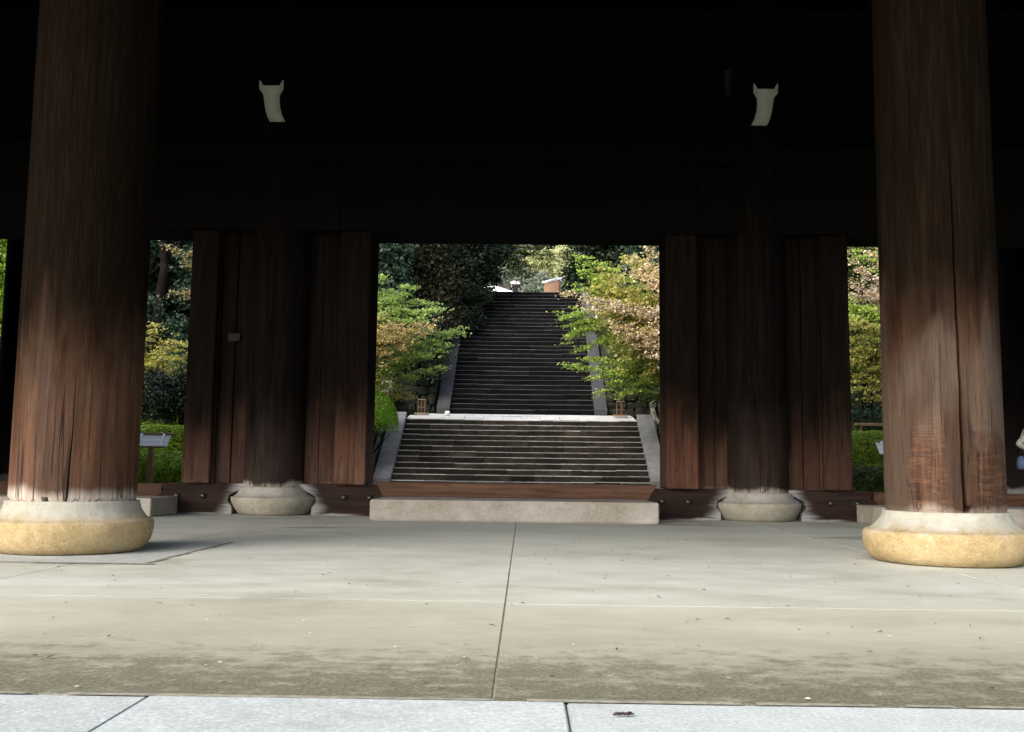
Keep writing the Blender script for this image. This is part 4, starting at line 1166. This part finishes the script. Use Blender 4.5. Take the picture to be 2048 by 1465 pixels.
def sloped(nm, a, b, z0, z1, thick, wd, m, dz=0):
    (xa, ya), (xb, yb) = a, b
    bm = bmesh.new()
    vs = []
    for (x, y, z) in ((xa, ya, z0), (xb, yb, z1)):
        vs.append([bm.verts.new(p) for p in ((x - wd * .35, y - wd, z - thick), (x + wd * .35, y + wd, z - thick), (x + wd * .35, y + wd, z), (x - wd * .35, y - wd, z))])
    A, B = vs
    bm.faces.new(A); bm.faces.new(B[::-1])
    for i in range(4): bm.faces.new((A[i], B[i], B[(i + 1) % 4], A[(i + 1) % 4]))
    return link(nm, bm_done(bm, nm, .006), m, ow)


sloped('wall_panel', (-.36, 3.0), (.26, -3.0), 1.22, .25, 1.6, .16, M['orange_plaster'])
sloped('coping', (-.38, 3.05), (.28, -3.05), 1.29, .32, .065, .24, M['white_canvas'])
for i in range(12):
    t = (i + .5) / 12
    o = lathe('roof_tile', [(.055, -.2), (.055, .2)], M['grey_plank'], ow, 10)
    o.location = (-.38 + .66 * t, 3.05 - 6.1 * t, 1.34 - .97 * t); o.rotation_euler = (math.pi / 2, 0, math.radians(70))


# ------------------------------------------------------------------ people
def skin(name, chains, m, parent, sub=2, loc=(0, 0, 0), root=0):
    """chains: dict vertex -> (pos, radius), edges list"""
    verts, edges = chains
    keys = list(verts)
    me = bpy.data.meshes.new(name + '_rig')
    me.from_pydata([verts[k][0] for k in keys], [], [(keys.index(a), keys.index(b)) for a, b in edges])
    tmp = bpy.data.objects.new(name + '_rig', me)
    COL.objects.link(tmp)
    tmp.modifiers.new('skin', 'SKIN')
    for i, k in enumerate(keys):
        r_ = verts[k][1]
        me.skin_vertices[0].data[i].radius = r_ if isinstance(r_, tuple) else (r_, r_)
    me.skin_vertices[0].data[root].use_root = True
    s = tmp.modifiers.new('sub', 'SUBSURF'); s.levels = sub; s.render_levels = sub
    dg = bpy.context.evaluated_depsgraph_get()
    out = bpy.data.meshes.new_from_object(tmp.evaluated_get(dg))
    out.name = name
    bpy.data.objects.remove(tmp)
    out.materials.clear()
    return link(name, out, m, parent, loc, smooth=True)


M['skin'] = mat_plain('skin', (.50, .32, .23), .6, .35, .08, 15)
M['hair'] = mat_plain('black_hair', (.012, .010, .009), .5, .4, .3, 60)
M['eye'] = mat_plain('dark_eye', (.015, .012, .010), .2, .6, .1, 5)
M['jacket'] = mat_plain('oatmeal_cloth', (.40, .375, .33), .9, .2, .12, 18)
M['black_cloth'] = mat_plain('black_cloth', (.010, .011, .013), .9, .2, .3, 20)
M['denim'] = mat_plain('blue_denim', (.085, .14, .24), .9, .2, .2, 30)
M['shoe'] = mat_plain('dark_shoe', (.02, .018, .016), .6, .3, .2, 20)


def person(loc, rz, label, top_m, leg_m, arms, s=1.0):
    root = empty('person', loc, rz)
    root.scale = (s, s, s)
    tag(root, label, 'person')
    V = {'pelvis': ((0, 0, .90), (.13, .10)), 'waist': ((0, 0, 1.03), (.115, .085)), 'chest': ((0, .0, 1.22), (.14, .095)), 'neck0': ((0, -.01, 1.36), (.06, .06)), 'neck1': ((0, .005, 1.42), (.048, .05)),
         'jaw': ((0, .03, 1.465), (.055, .065)), 'face': ((0, .025, 1.53), (.072, .085)), 'crown': ((0, .005, 1.60), (.055, .065)), 'nose': ((0, .115, 1.515), (.010, .012))}
    Ed = [('pelvis', 'waist'), ('waist', 'chest'), ('chest', 'neck0'), ('neck0', 'neck1'), ('neck1', 'jaw'), ('jaw', 'face'), ('face', 'crown'), ('face', 'nose')]
    sleeve = {}
    for n_, sx in (('r', 1), ('l', -1)):
        el, wr, fd = arms[n_]
        sh = Vector((sx * .165, -.005, 1.325)); el = Vector(el); wr = Vector(wr); fd = Vector(fd).normalized()
        palm = wr + fd * .055
        V['sh' + n_] = (tuple(sh), .055); V['ua' + n_] = (tuple(sh.lerp(el, .5)), .044); V['el' + n_] = (tuple(el), .037); V['fa' + n_] = (tuple(el.lerp(wr, .4)), .036)
        V['wr' + n_] = (tuple(wr), .024); V['pa' + n_] = (tuple(palm), (.032, .018))
        Ed += [('chest', 'sh' + n_), ('sh' + n_, 'ua' + n_), ('ua' + n_, 'el' + n_), ('el' + n_, 'fa' + n_), ('fa' + n_, 'wr' + n_), ('wr' + n_, 'pa' + n_)]
        sleeve[n_] = (sh, el, wr)
        side = fd.cross(Vector((0, 0, 1)));  side = side.normalized() if side.length > .1 else Vector((1, 0, 0))
        up = side.cross(fd)
        for q, (off, ln) in enumerate(((-.028, .062), (-.010, .074), (.010, .070), (.027, .055))):
            a = palm + side * off + fd * .03; b = a + fd * ln * .5 - up * .012; c = b + fd * ln * .3 - up * .03
            V[f'f{q}a' + n_] = (tuple(a), .010); V[f'f{q}b' + n_] = (tuple(b), .009); V[f'f{q}c' + n_] = (tuple(c), .008)
            Ed += [('pa' + n_, f'f{q}a' + n_), (f'f{q}a' + n_, f'f{q}b' + n_), (f'f{q}b' + n_, f'f{q}c' + n_)]
        a = wr + fd * .03 - side * .04 * sx; b = a + fd * .035 - side * .02 * sx - up * .01
        V['ta' + n_] = (tuple(a), .012); V['tb' + n_] = (tuple(b), .010); Ed += [('pa' + n_, 'ta' + n_), ('ta' + n_, 'tb' + n_)]
        hp_ = 'hp' + n_
        V[hp_] = ((sx * .085, 0, .84), .085); V['kn' + n_] = ((sx * .095, .015, .47), .055); V['cf' + n_] = ((sx * .097, -.01, .33), .05); V['an' + n_] = ((sx * .10, -.015, .085), .034)
        V['he' + n_] = ((sx * .10, -.03, .04), .034); V['to' + n_] = ((sx * .11, .14, .03), (.038, .022))
        Ed += [('pelvis', hp_), (hp_, 'kn' + n_), ('kn' + n_, 'cf' + n_), ('cf' + n_, 'an' + n_), ('an' + n_, 'he' + n_), ('he' + n_, 'to' + n_)]
    skin('body', (V, Ed), M['skin'], root)
    J = {'hem': ((0, 0, .86), (.165, .125)), 'hip': ((0, 0, .95), (.16, .122)), 'waist': ((0, 0, 1.05), (.145, .112)), 'chest': ((0, 0, 1.23), (.165, .122)), 'yoke': ((0, -.005, 1.345), (.11, .085)), 'collar': ((0, -.005, 1.385), (.068, .066))}
    JE = [('hem', 'hip'), ('hip', 'waist'), ('waist', 'chest'), ('chest', 'yoke'), ('yoke', 'collar')]
    for n_, (sh, el, wr) in sleeve.items():
        J['s' + n_] = (tuple(sh), .075); J['u' + n_] = (tuple(sh.lerp(el, .5)), .064); J['e' + n_] = (tuple(el), .055); J['w' + n_] = (tuple(el.lerp(wr, .88)), .042)
        JE += [('chest', 's' + n_), ('s' + n_, 'u' + n_), ('u' + n_, 'e' + n_), ('e' + n_, 'w' + n_)]
    skin('jacket', (J, JE), top_m, root)
    Tt = {'w': ((0, 0, .95), (.145, .11)), 'p': ((0, 0, .88), (.15, .115))}
    TE = [('w', 'p')]
    for n_, sx in (('r', 1), ('l', -1)):
        Tt['h' + n_] = ((sx * .088, 0, .80), .10); Tt['k' + n_] = ((sx * .096, .012, .47), .074); Tt['a' + n_] = ((sx * .10, -.01, .09), .062)
        TE += [('p', 'h' + n_), ('h' + n_, 'k' + n_), ('k' + n_, 'a' + n_)]
    skin('trousers', (Tt, TE), leg_m, root)
    for sx in (1, -1):
        skin('shoe', ({'h': ((sx * .10, -.04, .045), .046), 'm': ((sx * .105, .06, .045), (.046, .04)), 't': ((sx * .112, .16, .032), (.042, .03))}, [('h', 'm'), ('m', 't')]), M['shoe'], root)
        o = lathe('eye', [(.002, -.008), (.008, -.004), (.009, 0), (.006, .006), (.001, .008)], M['eye'], root, 10); o.location = (sx * .030, .098, 1.535)
        skin('ear', ({'a': ((sx * .080, .0, 1.545), (.006, .016)), 'b': ((sx * .082, .005, 1.515), (.006, .012))}, [('a', 'b')]), M['skin'], root, 1)
    skin('hair', ({'n': ((0, -.065, 1.47), (.055, .03)), 'b': ((0, -.055, 1.55), (.078, .05)), 't': ((0, -.01, 1.625), (.075, .06)), 'f': ((0, .055, 1.625), (.058, .03))}, [('n', 'b'), ('b', 't'), ('t', 'f')]), M['hair'], root)
    return root


person((7.92, 8.0, .0), -math.pi / 2 - .1, 'visitor in an oatmeal jacket and black trousers at the right edge behind the threshold', M['jacket'], M['black_cloth'],
       {'r': ((.22, -.30, 1.12), (.20, -.07, 1.02), (-.2, .9, .2)), 'l': ((-.24, -.08, 1.08), (-.14, .14, 1.14), (.2, .9, .2))}, .985)
bag = empty('shoulder_bag', (7.655, 7.80, .83)); tag(bag, 'blue shoulder bag hanging at the side of the visitor in the oatmeal jacket', 'bag')
skin('pouch', ({'a': ((0, .02, .10), (.05, .03)), 'b': ((-.005, .02, .03), (.10, .05)), 'c': ((.0, .02, -.06), (.11, .06)), 'd': ((.01, .02, -.12), (.085, .045))}, [('a', 'b'), ('b', 'c'), ('c', 'd')]), M['denim'], bag)
V, Q = tubes([(np.array([(-.01, .02, .10), (.01, .0, .26), (.06, -.015, .40), (.12, .02, .50), (.17, .08, .545), (.22, .14, .53)]), np.full(6, .014))], 6)
link('strap', arr_mesh('strap', V, Q), M['black_cloth'], bag, smooth=True)
person((-.52, 53, 10.66), math.pi * .95, 'dark clothed person under a white parasol at the top of the stairs', M['black_cloth'], M['black_cloth'],
       {'r': ((.27, .02, 1.12), (.20, .16, 1.22), (0, .3, 1)), 'l': ((-.30, .0, 1.14), (-.40, .06, .96), (-.3, .1, -1))}, 1.08)
pz = empty('parasol', (-.54, 53.5, 12.27)); tag(pz, 'small white parasol behind the head of the dark clothed person', 'parasol')
prof = [(.02, .20), (.12, .19), (.22, .155), (.31, .10), (.345, .07), (.34, .06), (.30, .09), (.21, .14), (.11, .175), (.02, .185)]
o = lathe('canopy', prof, M['white_canvas'], pz, 16)
o.rotation_euler = (.35, .1, 0)
V, Q = tubes([(np.array([(0, .0, .25), (-.05, -.02, -.1), (-.14, -.05, -.42)]), np.full(3, .008))], 6)
link('handle', arr_mesh('handle', V, Q), M['iron'], pz)

# ------------------------------------------------------------------ litter on the floor
fr = np.random.default_rng(99)
n = 420
P = np.stack([fr.uniform(-4.2, 4.2, n), -4.3 + 8.5 * fr.uniform(0, 1, n) ** 1.3, np.full(n, .007)], 1)
V, Q = leaf_quads(P, fr.normal(size=P.shape) * .14 + (0, 0, 1), .020, fr, .35, .7)
o = link('fallen_leaves', arr_mesh('fallen_leaves', V, Q), mat_plain('dry_litter', (.10, .065, .035), .9, .2, .5, 30))
tag(o, 'specks of dry leaf litter scattered over the paving', 'leaf litter', kind='stuff')
n = 90
P = np.stack([fr.uniform(-3.5, 3.5, n), fr.uniform(-4.4, -2.6, n), np.full(n, .006)], 1)
V, Q = leaf_quads(P, fr.normal(size=P.shape) * .05 + (0, 0, 1), .012, fr, .8, .6)
o = link('fallen_petals', arr_mesh('fallen_petals', V, Q), mat_plain('pale_petal', (.60, .55, .50), .9, .2, .2, 30))
tag(o, 'tiny pale petals scattered on the front paving', 'petals', kind='stuff')
tw = empty('dry_twig', (.352, -4.60, .006)); tw.scale = (.68, .68, .68); tag(tw, 'dark curled dry twig lying on the pale kerb', 'twig')
pl = [(np.array([(-.035, -.006, .006), (-.01, .002, .01), (.02, .004, .008), (.045, .012, .006)]), np.array([.003, .005, .005, .002]))]
for a, b in (((-.01, .002, .01), (-.03, .016, .008)), ((.005, .003, .009), (.02, -.014, .006)), ((.02, .004, .008), (.03, .02, .012)), ((-.02, 0, .008), (-.026, -.016, .006))):
    pl.append((bez(a, b, .002, 4), np.linspace(.003, .001, 4)))
V, Q = tubes(pl, 5)
M['twig'] = mat_plain('brown_twig', (.03, .02, .017), .9, .1, .3, 60)
link('stem', arr_mesh('stem', V, Q), M['twig'], tw)
P = np.array([(-.03, .012, .006), (.02, -.01, .006), (.03, .015, .008), (.0, .01, .01), (-.015, -.008, .006)])
V, Q = leaf_quads(P, fr.normal(size=P.shape) * .4 + (0, 0, 1), .022, fr, .5)
link('dead_leaf', arr_mesh('dead_leaf', V, Q), M['twig'], tw)
